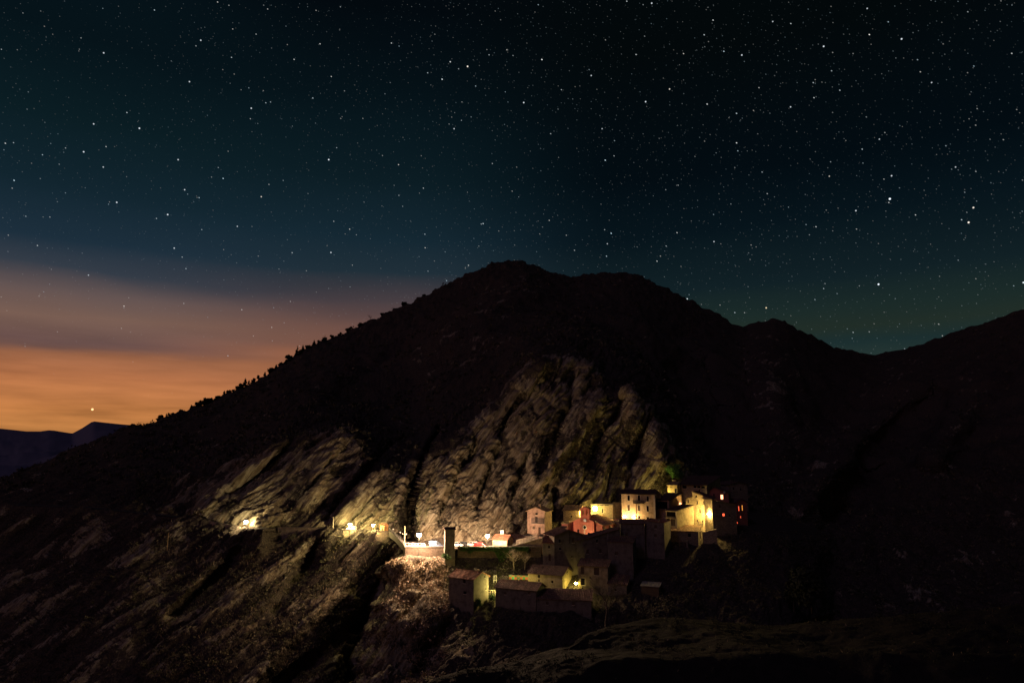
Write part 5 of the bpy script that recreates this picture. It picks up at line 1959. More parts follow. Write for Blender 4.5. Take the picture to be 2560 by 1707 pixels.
def car(label, pos, rz, paint, kind='hatch', name='parked_car'):
    o = thing(name, label, 'car' if kind != 'truck' else 'truck', tuple(pos), rz, 'cars parked along the terrace and road')
    L, Wd = (3.9, 1.68) if kind != 'truck' else (4.9, 1.85)
    hw = Wd / 2
    # sections along the length: (x, half width, z bottom, z belt)
    g = MB()
    if kind == 'hatch':
        low = [(-1.95, .66, .42, .72), (-1.88, .80, .25, .88), (-1.2, .84, .22, .94), (0.4, .84, .22, .93), (1.1, .83, .22, .88), (1.75, .78, .24, .74), (1.95, .64, .36, .56)]
        cab = [(-1.86, .70, .88), (-1.5, .60, 1.42), (-0.6, .60, 1.48), (0.35, .60, 1.44), (1.05, .72, .90)]
    elif kind == 'estate':
        low = [(-1.98, .7, .40, .80), (-1.92, .82, .25, .95), (-1.2, .84, .22, 1.0), (0.4, .84, .22, .98), (1.2, .83, .22, .90), (1.8, .78, .24, .75), (1.98, .64, .36, .58)]
        cab = [(-1.93, .76, .95), (-1.8, .66, 1.55), (-0.6, .66, 1.6), (0.45, .64, 1.55), (1.15, .74, .92)]
    else:
        low = [(-2.4, .85, .45, .95), (-0.1, .88, .35, .98), (0.1, .9, .3, 1.05), (1.2, .9, .28, 1.05), (1.7, .88, .28, 0.98), (2.3, .84, .3, .92), (2.45, .7, .4, .7)]
        cab = [(0.02, .84, 1.0), (0.1, .74, 1.75), (0.9, .74, 1.78), (1.25, .76, 1.6), (1.75, .82, 1.0)]

    def sect(pts_, mb):
        k0 = len(mb.v)
        n = len(pts_[0])
        for s_ in pts_:
            mb.v += s_
        for i in range(len(pts_) - 1):
            for j in range(n):
                jj = (j + 1) % n
                mb.f.append((k0 + i * n + j, k0 + i * n + jj, k0 + (i + 1) * n + jj, k0 + (i + 1) * n + j))
        mb.f.append(tuple(k0 + j for j in reversed(range(n))))
        mb.f.append(tuple(k0 + (len(pts_) - 1) * n + j for j in range(n)))
    sect([[(x, -w, zb + .06), (x, -w * .9, zb), (x, w * .9, zb), (x, w, zb + .06), (x, w, zt - .1), (x, w * .88, zt), (x, -w * .88, zt), (x, -w, zt - .1)] for (x, w, zb, zt) in low], g)
    # roof shell and pillars
    xr0, xr1 = cab[1][0], cab[3][0]
    rw_ = cab[1][1]
    g2 = MB()
    sect([[(x, -w, .7), (x, w, .7), (x, w * .98, z - .05), (x, w * .9, z), (x, -w * .9, z), (x, -w * .98, z - .05)] for (x, w, z) in cab], g2)
    body = obj('body', g, paint, o, smooth=False)
    obj('cabin', g2, M_CARGLASS, o)
    g = MB()
    sect([[(x, -w * .93, z + .003), (x, w * .93, z + .003), (x, w * .86, z + .04), (x, -w * .86, z + .04)] for (x, w, z) in cab[1:4]], g)
    for s in (-1, 1):
        for (i, j) in ((0, 1), (3, 4)):
            g.tube((cab[i][0], s * cab[i][1] * 1.0, cab[i][2] + (0.02 if i else 0)), (cab[j][0], s * cab[j][1] * 0.99, cab[j][2] - .02), .05, .05, 6)
        g.tube((cab[2][0], s * .66 * 1.08, .95), (cab[2][0], s * cab[2][1], cab[2][2] - .03), .05, .05, 6)
    obj('roof', g, paint, o)
    wr = 0.31 if kind != 'truck' else 0.36
    for x in ((-1.22, 1.25) if kind != 'truck' else (-1.5, 1.55)):
        for s in (-1, 1):
            g = MB()
            y = s * (hw - 0.1)
            g.lathe([(wr * .6, -.1), (wr * .95, -.1), (wr, -.05), (wr, .05), (wr * .95, .1), (wr * .6, .1)], (x, y, wr), 16, 'y')
            w_ = obj('wheel', g, M_TYRE, o)
            g = MB()
            g.lathe([(wr * .58, -.09), (wr * .5, s * .02), (.06, s * .04 + .0)] if s > 0 else [(wr * .58, .09), (wr * .5, -.02), (.06, -.04)], (x, y, wr), 14, 'y')
            obj('rim', g, M_ZINC, w_)
    xf, xb = low[-1][0], low[0][0]
    for s in (-1, 1):
        g = MB()
        g.box(xf - .14, xf - .0, s * .55 - .13, s * .55 + .13, .56, .68)
        obj('headlight', g, M_LAMPG, o)
        g = MB()
        g.box(xb - .02, xb + .1, s * .58 - .09, s * .58 + .09, .62, .86)
        obj('tail_light', g, M_TAIL, o)
    if kind == 'truck':
        g = MB()
        prof = [(-hw, 0.985), (hw, 0.985), (hw, 1.95), (hw * .7, 2.12), (-hw * .7, 2.12), (-hw, 1.95)]
        sect([[(x, y, z) for y, z in prof] for x in (-2.4, -0.12)], g)
        obj('tarpaulin', g, M_TARP, o)
    return o


M_TARP = plain("pale_blue_tarpaulin", (0.33, 0.52, 0.80), 0.7)
cz_ = ZP + 0.01
on_p = lambda px, Y: tuple(Pxz(px, Y, cz_))
R = math.radians
car('pickup truck with a pale blue tarpaulin load, nose toward the tower', on_p(1092, 237.4), R(-8), car_paint('dark_blue_paint', (0.045, 0.06, 0.10)), 'truck', 'parked_truck')
car('white car half hidden by the right side of the tower', on_p(1143.5, 240.5), R(-28), car_paint('white_car_paint', (0.74, 0.72, 0.68)), 'hatch')
car('dark car in the shade right of the tower', on_p(1161, 241.5), R(-35), car_paint('black_car_paint', (0.03, 0.032, 0.036)), 'hatch')
car('small white estate car parked left of the red one', on_p(1178.5, 240.8), R(160), car_paint('cream_car_paint', (0.66, 0.63, 0.56)), 'estate')
car('red car parked beside the terrace lamp', on_p(1199.5, 238.8), R(-22), car_paint('red_car_paint', (0.52, 0.02, 0.02)), 'hatch')
rp = road_pt(874, 2.6)
p_a, p_b = road_pt(866), road_pt(884)
car('white car under the yellow lamp on the cliff road', (rp.x, rp.y, rp.z + 0.16), math.atan2(p_b.y - p_a.y, p_b.x - p_a.x) + math.pi, car_paint('white_road_car_paint', (0.78, 0.76, 0.72)), 'hatch')

# ------------------------------------------------------------------ fences and small things


def railing(label, pts, hgt, n, mat, name='railing', pickets=0, rr=0.035):
    o = thing(name, label, 'railing' if name == 'railing' else name, tuple(pts[0]))
    b = Vector(pts[0])
    g = MB()
    tot = [0.0]
    for p, q in zip(pts[:-1], pts[1:]):
        tot.append(tot[-1] + (q - p).length)

    def along(t):
        d = t * tot[-1]
        for i in range(len(pts) - 1):
            if d <= tot[i + 1] + 1e-6:
                return pts[i].lerp(pts[i + 1], (d - tot[i]) / (tot[i + 1] - tot[i])) - b
        return pts[-1] - b
    for k in range(n):
        p = along(k / (n - 1))
        g.tube(p - Vector((0, 0, .2)), p + Vector((0, 0, hgt)), rr * 1.3, rr * 1.3, 6)
    obj('posts' if False else 'post_row', g, mat, o)
    g = MB()
    for z in (hgt, hgt * 0.5):
        g.path([p - b + Vector((0, 0, z)) for p in pts], rr, rr, 6)
    if pickets:
        for k in range(pickets):
            p = along((k + 0.5) / pickets)
            g.tube(p + Vector((0, 0, 0.05)), p + Vector((0, 0, hgt * 0.97)), rr * 0.7, rr * 0.7, 5)
    obj('rails', g, mat, o)
    return o


railing('white-lit railing along the left end of the parking terrace', [Pxz(x, 235.0) for x in (1014, 1062)], 1.75, 7, M_WHITE)
railing('pale picket railing along the foot of the ramp to the church', [PV(x, r, 239.5) for x, r in ((1291, 1361), (1312, 1356), (1342, 1345))], 1.5, 8, M_TRIM, 'fence', 40, 0.05)
railing('thin dark railing on the ramp wall', [PV(x, r, 235.2) for x, r in ((1283, 1363.6), (1310, 1357), (1335, 1349.2), (1355, 1344.2))], 0.8, 8, M_ZINC)
railing('low railing between the lone tall house and its black-fronted neighbour', [PV(x, r, 216.5) for x, r in ((1220, 1486), (1238, 1487))], 1.3, 4, M_TRIM)
railing('railing above the rubble garden wall right of the church roof', [PV(x, r, 252.5) for x, r in ((1514, 1301), (1533, 1302))], 1.2, 5, M_ZINC)


def check_mat():
    m, t, b = new_mat("moire_fence_mesh")
    tcx = N(t, 'ShaderNodeTexCoord')
    c = N(t, 'ShaderNodeTexChecker')
    c.inputs['Scale'].default_value = 1.15
    c.inputs['Color1'].default_value = (0.50, 0.17, 0.10, 1)
    c.inputs['Color2'].default_value = (0.10, 0.33, 0.17, 1)
    t.links.new(tcx.outputs['Object'], c.inputs['Vector'])
    t.links.new(c.outputs['Color'], b.inputs['Base Color'])
    return m


M_CHECK = check_mat()  # red and green moire of a fence put into the colour
a, b_ = PV(1272.5, 1447.5, 226.0), PV(1321, 1448.5, 225.0)
o = thing('screen', 'fence screen with red and green moire put into its colour, left of the yellow-lit house', 'screen', tuple(a), math.atan2(b_.y - a.y, b_.x - a.x))
ln = (b_ - a).length
g = MB()
g.box(0.05, ln * 0.5 - 0.04, -0.02, 0.02, 0.05, 1.2)
obj('panel', g, M_CHECK, o)
g = MB()
g.box(ln * 0.5 + 0.04, ln - 0.05, -0.02, 0.02, 0.05, 1.2)
obj('panel', g, M_CHECK, o)
for x in (0.0, ln * 0.5, ln):
    g = MB()
    g.tube((x, 0, -1.5), (x, 0, 1.3), 0.035, 0.035, 6)
    obj('post', g, M_TRIM, o)
g = MB()
g.tube((0.04, 0, 1.24), (ln - 0.04, 0, 1.24), 0.03, 0.03, 6)
obj('top_rail', g, M_TRIM, o)
# lattice gate by the lowest lamp
a, b_ = PV(1408.5, 1487, 214.6), PV(1431.5, 1486.5, 213.9)
o = thing('lattice_gate', 'lit wooden lattice panel leaning at the foot of the lowest lamp', 'lattice', tuple(a), math.atan2(b_.y - a.y, b_.x - a.x))
ln = (b_ - a).length
g = MB()
for k in range(-6, 12):
    for s in (1, -1):
        x0, z0, x1, z1 = (k * 0.3, 0.0, k * 0.3 + 1.5, 1.5) if s > 0 else (k * 0.3 + 1.5, 0.0, k * 0.3, 1.5)
        t0, t1 = 0.0, 1.0
        dx = x1 - x0
        for lim, sg in ((0.0, -1), (ln, 1)):
            tl = (lim - x0) / dx
            if sg * dx > 0:
                t1 = min(t1, tl)
            else:
                t0 = max(t0, tl)
        if t1 - t0 > 0.05:
            y = 0.025 * s
            g.tube((x0 + dx * t0, y, z0 + (z1 - z0) * t0), (x0 + dx * t1, y, z0 + (z1 - z0) * t1), 0.025, 0.025, 4)
obj('lattice', g, M_WOODL, o)
g = MB()
g.box(-0.06, ln + 0.06, -0.05, 0.05, 1.5, 1.58)
g.box(-0.06, 0.0, -0.05, 0.05, -0.4, 1.499)
g.box(ln, ln + 0.06, -0.05, 0.05, -0.4, 1.499)
obj('frame', g, M_WOODL, o)
# white gate post left of the screen
a = PV(1234.5, 1451, 221.0)
o = thing('gate', 'pale open garden gate between the lone house and the fence screen', 'gate', tuple(a), R(35))
g = MB()
for x in (0.0, 0.95):
    g.box(x, x + 0.07, -0.03, 0.03, -0.6, 1.5)
g.box(0.07, 0.95, -0.03, 0.03, 1.42, 1.5)
g.box(0.07, 0.95, -0.03, 0.03, 0.05, 0.13)
obj('frame', g, M_WHITE, o)
g = MB()
for k in range(6):
    g.tube((0.14 + 0.14 * k, 0, 0.13), (0.14 + 0.14 * k, 0, 1.42), 0.015, 0.015, 5)
obj('bars', g, M_ZINC, o)
# red barrier near the floodlights
a, b_ = PV(1536, 1302, 249.6), PV(1549, 1302.5, 249.2)
o = thing('barrier', 'red and white plastic barrier left of the floodlit foot of the cream house', 'barrier', tuple(a), math.atan2(b_.y - a.y, b_.x - a.x))
ln = (b_ - a).length
g = MB()
g.box(0, ln, -0.02, 0.02, 0.35, 0.85)
obj('board', g, plain('barrier_red', (0.5, 0.05, 0.035), 0.6), o)
for x in (0.15, ln - 0.2):
    g = MB()
    g.box(x, x + 0.07, 0.021, 0.08, -0.3, 0.95)
    obj('leg', g, M_WHITE, o)
for k in range(3):
    g = MB()
    x = 0.25 + k * ln / 3.2
    g.prism([(x, 0.36), (x + 0.18, 0.36), (x + 0.36, 0.84), (x + 0.18, 0.84)], -0.028, -0.021)
    obj('stripe', g, M_WHITE, o)
# dark canopies by the pink house
for (x, r, Y, lab) in ((1322, 1337.5, 243.5, 'wide dark canopy spread before the pink house'), (1352, 1339, 242.5, 'small dark canopy at the right of the pink house door')):
    p = PV(x, r, Y)
    o = thing('canopy', lab, 'canopy', (p.x, p.y, p.z - 2.3), 0, 'dark canopies')
    w = 1.9 if x < 1340 else 0.9
    g = MB()
    g.v += [(-w, -1.2, 2.3), (w, -1.2, 2.3), (w, 1.2, 2.3), (-w, 1.2, 2.3), (0, 0, 2.85), (-w, -1.2, 2.15), (w, -1.2, 2.15), (w, 1.2, 2.15), (-w, 1.2, 2.15)]
    g.f += [(0, 1, 4), (1, 2, 4), (2, 3, 4), (3, 0, 4), (0, 5, 6, 1), (1, 6, 7, 2), (2, 7, 8, 3), (3, 8, 5, 0)]
    obj('cloth', g, plain('dark_canopy_cloth', (0.025, 0.022, 0.025)), o, fix=False)
    for sx_ in (-1, 1):
        for sy_ in (-1, 1):
            g = MB()
            g.tube((sx_ * (w - .08), sy_ * 1.1, -1.0), (sx_ * (w - .08), sy_ * 1.1, 2.28), 0.03, 0.03, 6)
            obj('leg', g, M_IRON, o)
# rubble heap, the pale patch by the slope path

# ------------------------------------------------------------------ vegetation
L_SCRUB = leaf_mat("scrub_leaves", [(0.0, (0.026, 0.025, 0.019, 1)), (0.35, (0.06, 0.06, 0.038, 1)), (0.65, (0.11, 0.104, 0.064, 1)), (1.0, (0.20, 0.175, 0.11, 1))])
L_PALE = leaf_mat("lamplit_dry_leaves", [(0.0, (0.05, 0.042, 0.025, 1)), (0.3, (0.15, 0.115, 0.07, 1)), (0.7, (0.33, 0.25, 0.18, 1)), (1.0, (0.48, 0.38, 0.29, 1))])  # dry leaves made paler, terrace lamplight put into the colour
L_DRY = leaf_mat("dry_grass_blades", [(0.0, (0.08, 0.065, 0.03, 1)), (0.5, (0.24, 0.18, 0.11, 1)), (1.0, (0.42, 0.33, 0.22, 1))])
L_GREEN = leaf_mat("green_leaves", [(0.0, (0.012, 0.03, 0.008, 1)), (0.5, (0.035, 0.08, 0.02, 1)), (1.0, (0.08, 0.14, 0.035, 1))])
L_PINE = leaf_mat("pine_needles", [(0.0, (0.010, 0.014, 0.008, 1)), (1.0, (0.035, 0.045, 0.022, 1))])
M_BARK = plain("bark", (0.10, 0.08, 0.06), 0.95, 0, 0.1)
M_PALEBARK = plain("pale_bark", (0.33, 0.28, 0.22), 0.95, 0, 0.1)


def leaf_cloud(centers, radii, n, leaf, rng, squash=0.75, shell=0.55, tint_c=None):
    """many small leaf quads filling rough ellipsoids"""
    m = len(centers)
    N_ = m * n
    d = rng.normal(size=(N_, 3))
    d /= np.linalg.norm(d, axis=1)[:, None]
    r = (shell + (1 - shell) * rng.rand(N_)) * (0.75 + 0.5 * rng.rand(N_))
    c = np.repeat(np.asarray(centers, float), n, 0)
    R_ = np.repeat(np.asarray(radii, float), n)
    pos = c + d * (r * R_)[:, None] * np.array([1, 1, squash])
    a = rng.normal(size=(N_, 3))
    a /= np.linalg.norm(a, axis=1)[:, None]
    b = np.cross(a, d + 0.3 * rng.normal(size=(N_, 3)))
    b /= np.maximum(np.linalg.norm(b, axis=1), 1e-6)[:, None]
    s = (leaf * (0.6 + 0.8 * rng.rand(N_)) * np.clip(R_, 0.5, 3) ** 0.5)[:, None]
    v = np.stack([pos - a * s, pos + b * s * 0.55, pos + a * s, pos - b * s * 0.55], 1).reshape(-1, 3)
    tc_ = rng.rand(m) if tint_c is None else tint_c
    t = np.clip(np.repeat(tc_, n) * 0.75 + 0.35 * (rng.rand(N_) - 0.3), 0, 1)
    q = np.arange(N_ * 4).reshape(-1, 4)
    return v, q, np.repeat(t, 4)


def merge(parts):
    vs, qs, ts, k = [], [], [], 0
    for v, q, t in parts:
        vs.append(v)
        qs.append(q + k)
        ts.append(t)
        k += len(v)
    return np.concatenate(vs), np.concatenate(qs), np.concatenate(ts)


rng = np.random.RandomState(11)
flatA = GA.reshape(-1, 3)
pxA, pyA, ttA = PXG.ravel(), ROW.ravel(), TT.ravel()


def pick(mask, n, w=None):
    idx = np.nonzero(mask)[0]
    if w is not None:
        p = w[idx]
        p = p / p.sum()
        return rng.choice(idx, min(n, len(idx)), replace=False, p=p)
    return rng.choice(idx, min(n, len(idx)), replace=False)


inframe = (pxA > -60) & (pxA < 2620) & (pyA < 1760)
free_road = ~((ttA > 1.93) & (ttA < 3.06) & (pxA < 1010))
low = (ttA < 1.93) & inframe & (pxA < 1010)
wveg = np.clip(1.05 - 1.2 * rock_attr, 0.02, 1)
clump = np.clip(0.4 + 0.9 * fbm(flatA, 14.0, 3, 0.5, 41.0), 0.05, 1.2)
parts = []
i1 = pick(low, 3300, wveg * clump)
rad = np.exp(rng.normal(-0.28, 0.42, len(i1))).clip(0.35, 2.0)
parts.append(leaf_cloud(flatA[i1] + np.stack([0 * rad, 0 * rad, rad * 0.35], 1), rad, 20, 0.26, rng))
cl = (ttA > 3.05) & (ttA < 4.05) & inframe & (pxA < 1740) & (pxA > 300)
i2 = pick(cl, 2300, np.clip(0.75 - rock_attr, 0.02, 1) * clump * (0.5 + 2.0 * np.clip(dent, 0, 1)))
rad = np.exp(rng.normal(-0.25, 0.4, len(i2))).clip(0.4, 2.2)
parts.append(leaf_cloud(flatA[i2] + NA.reshape(-1, 3)[i2] * (rad * 0.3)[:, None], rad, 20, 0.28, rng))
up = (ttA > 4.0) & (ttA < 5.98) & inframe
i3 = pick(up, 3600, wveg * clump)
rad = np.exp(rng.normal(0.35, 0.4, len(i3))).clip(0.7, 3.2)
parts.append(leaf_cloud(flatA[i3] + np.stack([0 * rad, 0 * rad, rad * 0.3], 1), rad, 14, 0.5, rng))
rt_ = (pxA > 1700) & inframe & (ttA < 4.0)
i4 = pick(rt_, 2200, wveg * clump)
rad = np.exp(rng.normal(0.1, 0.4, len(i4))).clip(0.5, 2.6)
parts.append(leaf_cloud(flatA[i4] + np.stack([0 * rad, 0 * rad, rad * 0.3], 1), rad, 14, 0.4, rng))
v, q, t = merge(parts)
o = np_obj("scrub", v, q, L_SCRUB, smooth=False, attrs={'tint': t})
tag(o, 'low scrub and bushes covering the dark mountain slopes', 'scrub', kind='stuff')

# growth on the village spur
flatB = GB.reshape(-1, 3)
pxB_, pyB_, tB_ = PXB.ravel(), RB.ravel(), TB.ravel()
offf = pxB_ - flank.ravel()
hillm = (offf > -6) & (pxB_ < 1125) & (tB_ > 0.15) & (tB_ < 2.98) & (pyB_ < 1720) & ~((pxB_ > 1108) & (pyB_ < 1400))
lowm2 = (tB_ < 1.0) & (tB_ > 0.2) & (pyB_ < 1720) & (offf > -5)
midm = (tB_ > 1.02) & (tB_ < 2.96) & (pxB_ > 1110) & (pxB_ < 1320)
midr = (tB_ > 0.4) & (tB_ < 2.2) & (pxB_ > 1560) & (pxB_ < 2150)
parts = []
clumpB = np.clip(0.35 + 0.9 * fbm(flatB, 7.0, 3, 0.5, 51.0), 0.04, 1.2)
for (mk, n, mu, nl) in ((lowm2, 700, -0.1, 18), (midm, 520, -0.25, 24), (midr, 900, -0.1, 18)):
    ii = pick(mk, n, clumpB)
    rad = np.exp(rng.normal(mu, 0.4, len(ii))).clip(0.3, 1.8)
    tc0 = np.clip(rng.rand(len(ii)) * 0.9 + (0.25 if mk is hillm else -0.05), 0, 1)
    parts.append(leaf_cloud(flatB[ii] + np.stack([0 * rad, 0 * rad, rad * 0.4], 1), rad, nl, 0.22, rng, tint_c=tc0))
v, q, t = merge(parts)
o = np_obj("undergrowth", v, q, L_SCRUB, smooth=False, attrs={'tint': t})
o_ = o
ii = pick(hillm, 400, clumpB)
rad = np.exp(rng.normal(-0.12, 0.45, len(ii))).clip(0.3, 2.2)
v, q, t = leaf_cloud(flatB[ii] + np.stack([0 * rad, 0 * rad, rad * 0.3], 1), rad, 34, 0.22, rng, tint_c=np.clip(0.2 + 0.9 * rng.rand(len(ii)), 0, 1))
o = np_obj("brush", v, q, L_PALE, smooth=False, attrs={'tint': t})
tag(o, 'dry brush with lamplight put into its pale colour, on the hillside under the left end of the parking terrace', 'brush', kind='stuff')
o = o_
tag(o, 'tangled undergrowth on the village spur below terrace and houses', 'undergrowth', kind='stuff')


def blades(pos, hgt, width, rng_, lean=0.45):
    m = len(pos)
    up_ = np.stack([rng_.normal(0, lean, m), rng_.normal(0, lean, m), np.ones(m)], 1)
    up_ /= np.linalg.norm(up_, axis=1)[:, None]
    h_ = hgt * (0.5 + rng_.rand(m))
    a = rng_.rand(m) * 2 * math.pi
    s = np.stack([np.cos(a), np.sin(a), 0 * a], 1) * width
    tip = pos + up_ * h_[:, None] + np.stack([rng_.normal(0, .15, m), rng_.normal(0, .15, m), -0.15 * rng_.rand(m)], 1)
    v_ = np.stack([pos - s, pos + s, tip + s * 0.2, tip - s * 0.2], 1).reshape(-1, 3)
    t_ = np.repeat(rng_.rand(m), 4)
    return v_, np.arange(m * 4).reshape(-1, 4), t_


top = hillm & (pyB_ < 1640)
wt = np.exp(-((pyB_ - 1400) / 130.0) ** 2) + 0.25
ii = pick(top, 3000, wt)
ii = np.concatenate([ii, ii])
pos = flatB[ii] + rng.normal(0, 0.25, (len(ii), 3)) * np.array([1, 1, 0.2])
parts = [blades(pos, 0.95, 0.06, rng)]
flatF = GF.reshape(-1, 3)
ii = pick((TF.ravel() > 0.5) & (TF.ravel() < 2.6) & (RF.ravel() < 1780), 900, np.clip(0.2 + 1.2 * fbm(flatF, 12.0, 3, 0.5, 61.0), 0.02, 1.2))
rad = np.exp(rng.normal(-0.6, 0.45, len(ii))).clip(0.2, 1.3)
extra_scrub = leaf_cloud(flatF[ii] + np.stack([0 * rad, 0 * rad, rad * 0.3], 1), rad, 24, 0.16, rng)
v_, q_, t_ = extra_scrub
tag(np_obj("heath", v_, q_, L_PINE, smooth=False, attrs={'tint': t_}), 'dark heath bushes on the near hillside at the bottom right', 'heath', kind='stuff')
mf = (TF.ravel() > 0.7) & (TF.ravel() < 2.2) & (RF.ravel() < 1760)
ii = pick(mf, 500)
pos = flatF[ii] + rng.normal(0, 0.4, (len(ii), 3)) * np.array([1, 1, 0.1])
parts.append(blades(pos, 0.5, 0.06, rng))
ml = low & (pxA > 380)
ii = pick(ml, 9000, np.clip(clump, 0.1, 1))
pos = flatA[ii] + rng.normal(0, 0.3, (len(ii), 3)) * np.array([1, 1, 0.1])
parts.append(blades(pos, 0.8, 0.09, rng))
v, q, t = merge(parts)
o = np_obj("dry_grass", v, q, L_DRY, smooth=False, attrs={'tint': t})
tag(o, 'dry straw-coloured grass tufts on the slopes and under the terrace lamp', 'grass', kind='stuff')

# ivy on the retaining wall
m = 3600
u = rng.rand(m)
px_ = 1150 + 172 * u ** 0.9
dropn = 9 + 44 * np.clip(0.4 + 1.5 * perlin(np.stack([px_ / 31.0, 0 * px_, 0 * px_ + 3.3], -1)), 0, 1.2)
row_ = 1367 + dropn * rng.rand(m)
pos = P(px_, row_, 234.0 - 0.5 * rng.rand(m) - 0.035 * (row_ - 1367))
v, q, t = leaf_cloud(pos, np.full(m, 0.34), 7, 0.17, rng, tint_c=np.clip(rng.rand(m), 0, 1))
o = np_obj("ivy", v, q, L_GREEN, smooth=False, attrs={'tint': t})
tag(o, 'dark green ivy hanging over the retaining wall below the parked cars', 'ivy')


def crown(parent, centers, radii, n, leaf, m, name='crown', tint=None):
    v, q, t = leaf_cloud(np.array(centers, float), np.array(radii, float), n, leaf, rng, 0.8, 0.3, tint)
    return np_obj(name, v, q, m, parent, smooth=False, attrs={'tint': t})


def bushy_tree(name, label, base, hgt, wid, m, group=None, n=120, leaf=0.3, lobes=9):
    o = thing(name, label, 'tree', tuple(base), rng.rand() * 6, group)
    g = MB()
    g.path([(0, 0, -0.5), (0.05, 0.02, hgt * 0.35), (-0.03, 0.05, hgt * 0.75)], 0.06 * hgt ** 0.6, 0.03, 6)
    obj('trunk', g, M_BARK, o)
    c, r = [], []
    lo_ = 0.02 if name == 'ridge_bush' else 0.3
    for k in range(lobes):
        a = rng.rand() * 6.28
        zz = hgt * (lo_ + (0.9 - lo_) * rng.rand())
        w = wid * (1.0 - 0.55 * abs(zz / hgt - 0.5)) * 0.6
        c.append((math.cos(a) * w * rng.rand(), math.sin(a) * w * rng.rand(), zz))
        r.append(wid * (0.28 + 0.22 * rng.rand()))
    crown(o, c, r, n, leaf, m)
    return o


def pine(name, label, base, hgt, wid, group=None, lean=0.0):
    o = thing(name, label, 'tree', tuple(base), rng.rand() * 6, group)
    g = MB()
    g.path([(0, 0, -1.0), (lean * hgt * .5, 0, hgt * 0.5), (lean * hgt, 0, hgt * 0.97)], 0.09 * hgt ** 0.5, 0.03, 6)
    obj('trunk', g, M_BARK, o)
    c, r = [], []
    lay = 7
    for k in range(lay):
        f = 0.12 + 0.84 * k / (lay - 1)
        w = wid * (1 - f) ** 0.75 + 0.12
        for j in range(3 if k < lay - 1 else 1):
            a = rng.rand() * 6.28
            c.append((lean * hgt * f + math.cos(a) * w * 0.45, math.sin(a) * w * 0.45, hgt * f))
            r.append(w * (0.45 + 0.3 * rng.rand()))
    crown(o, c, r, 60, 0.45, L_PINE)
    return o


def bare_tree(name, label, base, hgt, m, seed, spread=0.55, levels=4, group=None, tilt=(0, 0)):
    rr = random.Random(seed)
    o = thing(name, label, 'tree', tuple(base), 0, group)
    gt, gb_ = MB(), MB()

    def grow(p, d, ln, r, lev):
        segs = 3
        for s in range(segs):
            q_ = p + d * (ln / segs)
            (gt if lev < 1 else gb_).tube(p, q_, r * (1 - 0.22 * s), r * (1 - 0.22 * (s + 1)), 6 if lev < 2 else 4, False)
            p = q_
            d = (d + Vector((rr.gauss(0, .13), rr.gauss(0, .13), 0.05))).normalized()
            if lev < levels and (s > 0 or lev > 0):
                for _ in range(2 if lev < 2 else 1 + (rr.random() < .5)):
                    side = Vector((rr.gauss(0, 1), rr.gauss(0, 1), rr.gauss(0.25, .35))).normalized()
                    nd = (d * (1 - spread) + side * spread).normalized()
                    grow(p, nd, ln * rr.uniform(.5, .72), r * .5, lev + 1)
    d0 = Vector((tilt[0], tilt[1], 1)).normalized()
    grow(Vector((0, 0, -0.6)), d0, hgt * 0.52, 0.022 * hgt + 0.03, 0)
    obj('trunk', gt, m, o, fix=False)
    obj('branches', gb_, m, o, fix=False)
    return o


# silhouettes along the left ridge
def ridge_pt(px):
    r, y = edge(RIDGE, px)
    p = P(px, r + 2, y - 2)
    return p


ridge_trees = [(405, 14, 5.5, 'bush'), (421, 13, 5, 'bush'), (478, 13, 5, 'pine'), (490, 9, 4, 'bush'), (512, 15, 9, 'bush'), (528, 11, 6, 'bush'), (560, 10, 4, 'pine'), (583, 8, 4, 'bush'),
               (612, 13, 5, 'pine'), (622, 9, 3, 'pine'), (645, 9, 4, 'bush'), (662, 10, 4, 'pine'), (690, 8, 3, 'pine'), (716, 12, 6, 'bush'), (728, 10, 5, 'bush'), (742, 19, 5, 'pine'),
               (757, 16, 5, 'pine'), (785, 15, 6, 'pine'), (797, 9, 5, 'bush'), (830, 8, 6, 'bush'), (876, 12, 7, 'bush'), (955, 7, 5, 'bush'),
               (398, 9, 7, 'bush'), (432, 8, 8, 'bush'), (452, 7, 7, 'bush'), (500, 9, 9, 'bush'), (520, 12, 10, 'bush'), (542, 9, 9, 'bush'), (572, 8, 8, 'bush'), (600, 9, 9, 'bush'), (634, 9, 8, 'bush'), (676, 9, 9, 'bush'),
               (704, 9, 9, 'bush'), (722, 12, 9, 'bush'), (750, 11, 9, 'bush'), (770, 9, 9, 'bush'), (811, 8, 9, 'bush'), (850, 7, 8, 'bush'), (868, 11, 8, 'bush'), (900, 6, 8, 'bush'), (1010, 6, 7, 'bush'), (1060, 5, 7, 'bush')]
seen = ['beside the dip above the far mountain', 'leaning to its twin above the far mountain']
for k, (px, hpx, wpx, kd) in enumerate(ridge_trees):
    b = ridge_pt(px * 1.0)
    mpp_ = b[1] / F * (0.7 + 0.75 * rng.rand())
    if kd == 'pine':
        pine('pine_tree', 'small dark pointed pine silhouetted on the left ridge against the orange glow', b, hpx * mpp_ * 1.15, wpx * mpp_ * 1.05, 'small pines along the left ridge')
    else:
        bushy_tree('ridge_bush', 'round dark bush silhouetted on the left ridge against the glowing sky', b, hpx * mpp_ * 1.05, wpx * mpp_ * 1.25, L_PINE, 'round bushes along the left ridge', 130, 0.5, 7)
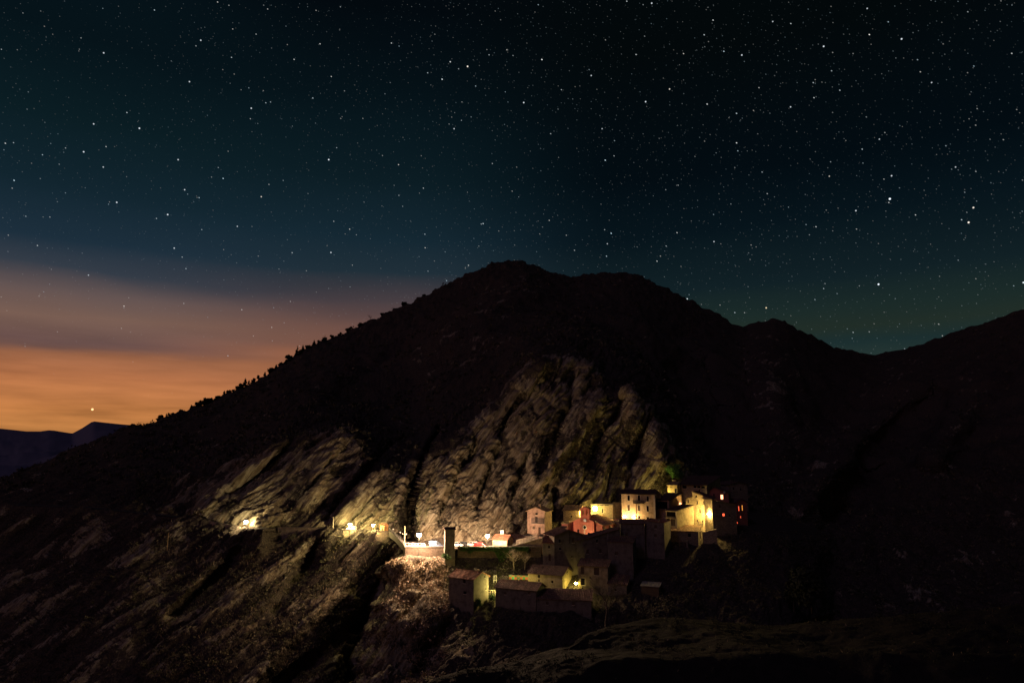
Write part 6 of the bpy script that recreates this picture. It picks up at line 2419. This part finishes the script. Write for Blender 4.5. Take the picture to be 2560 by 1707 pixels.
for k, (px, hpx, lab) in enumerate(((810, 17, 'lower faint bare sapling on the left ridge, nearest the pines'), (925, 19, 'bare sapling standing clear on the left ridge'), (981, 11, 'highest low bare bush on the left ridge near the summit slope'))):
    b = ridge_pt(px)
    bare_tree('bare_tree', lab, b, hpx * b[1] / F * 1.05, M_BARK, 30 + k, 0.5, 3)

# bright green conifer at the end of the cliff, lamplight from below put into its leaf colour
b = P(1688, 1199, 276)
bushy_tree('conifer', 'dense green conifer with lamplight put into its leaf colour at the right end of the cliff above the village', b, 6.2, 4.4, leaf_mat('lamplit_conifer_leaves', [(0.0, (0.05, 0.13, 0.03, 1)), (1.0, (0.13, 0.30, 0.07, 1))]), None, 420, 0.22, 14)
bare_tree('bare_tree', 'pale leafless tree spreading before the ivy wall', P(1285, 1424, 229.5), 7.6, M_PALEBARK, 5, 0.6, 4)
bare_tree('bare_tree', 'smaller pale leafless tree beside the dark lean-to house', P(1312, 1420, 230), 6.0, M_PALEBARK, 8, 0.62, 4)
bare_tree('bare_tree', 'dark leafless tree standing before the lowest houses on the right', P(1515, 1572, 192), 14.5, M_BARK, 14, 0.5, 4)
bushy_tree('shrub', 'dark green shrub at the foot of the lone tall house', P(1198, 1519, 211), 2.6, 2.0, L_GREEN, None, 160, 0.18, 7)
bushy_tree('shrub', 'bushy shrub in the gap between the lone house and its neighbour', P(1228, 1508, 214), 2.8, 2.2, L_GREEN, None, 160, 0.18, 7)
bushy_tree('shrub', 'big pale shrub bulging left below the terrace lamp', P(992, 1432, 231.5), 4.2, 3.2, L_DRY, None, 260, 0.2, 9)
bushy_tree('shrub', 'dark ivy-green shrub at the foot of the slim square tower', P(1117, 1404, 231.5), 3.2, 2.4, L_GREEN, None, 200, 0.18, 8)
bushy_tree('tall_tree', 'tall dark round-crowned tree on the dark slope far right', P(2030, 1530, 205), 12, 8, L_PINE, None, 260, 0.4, 14)
bushy_tree('tall_tree', 'dim slender tree left of the tall one on the right slope', P(1985, 1525, 212), 8, 3.6, L_PINE, None, 200, 0.35, 10)
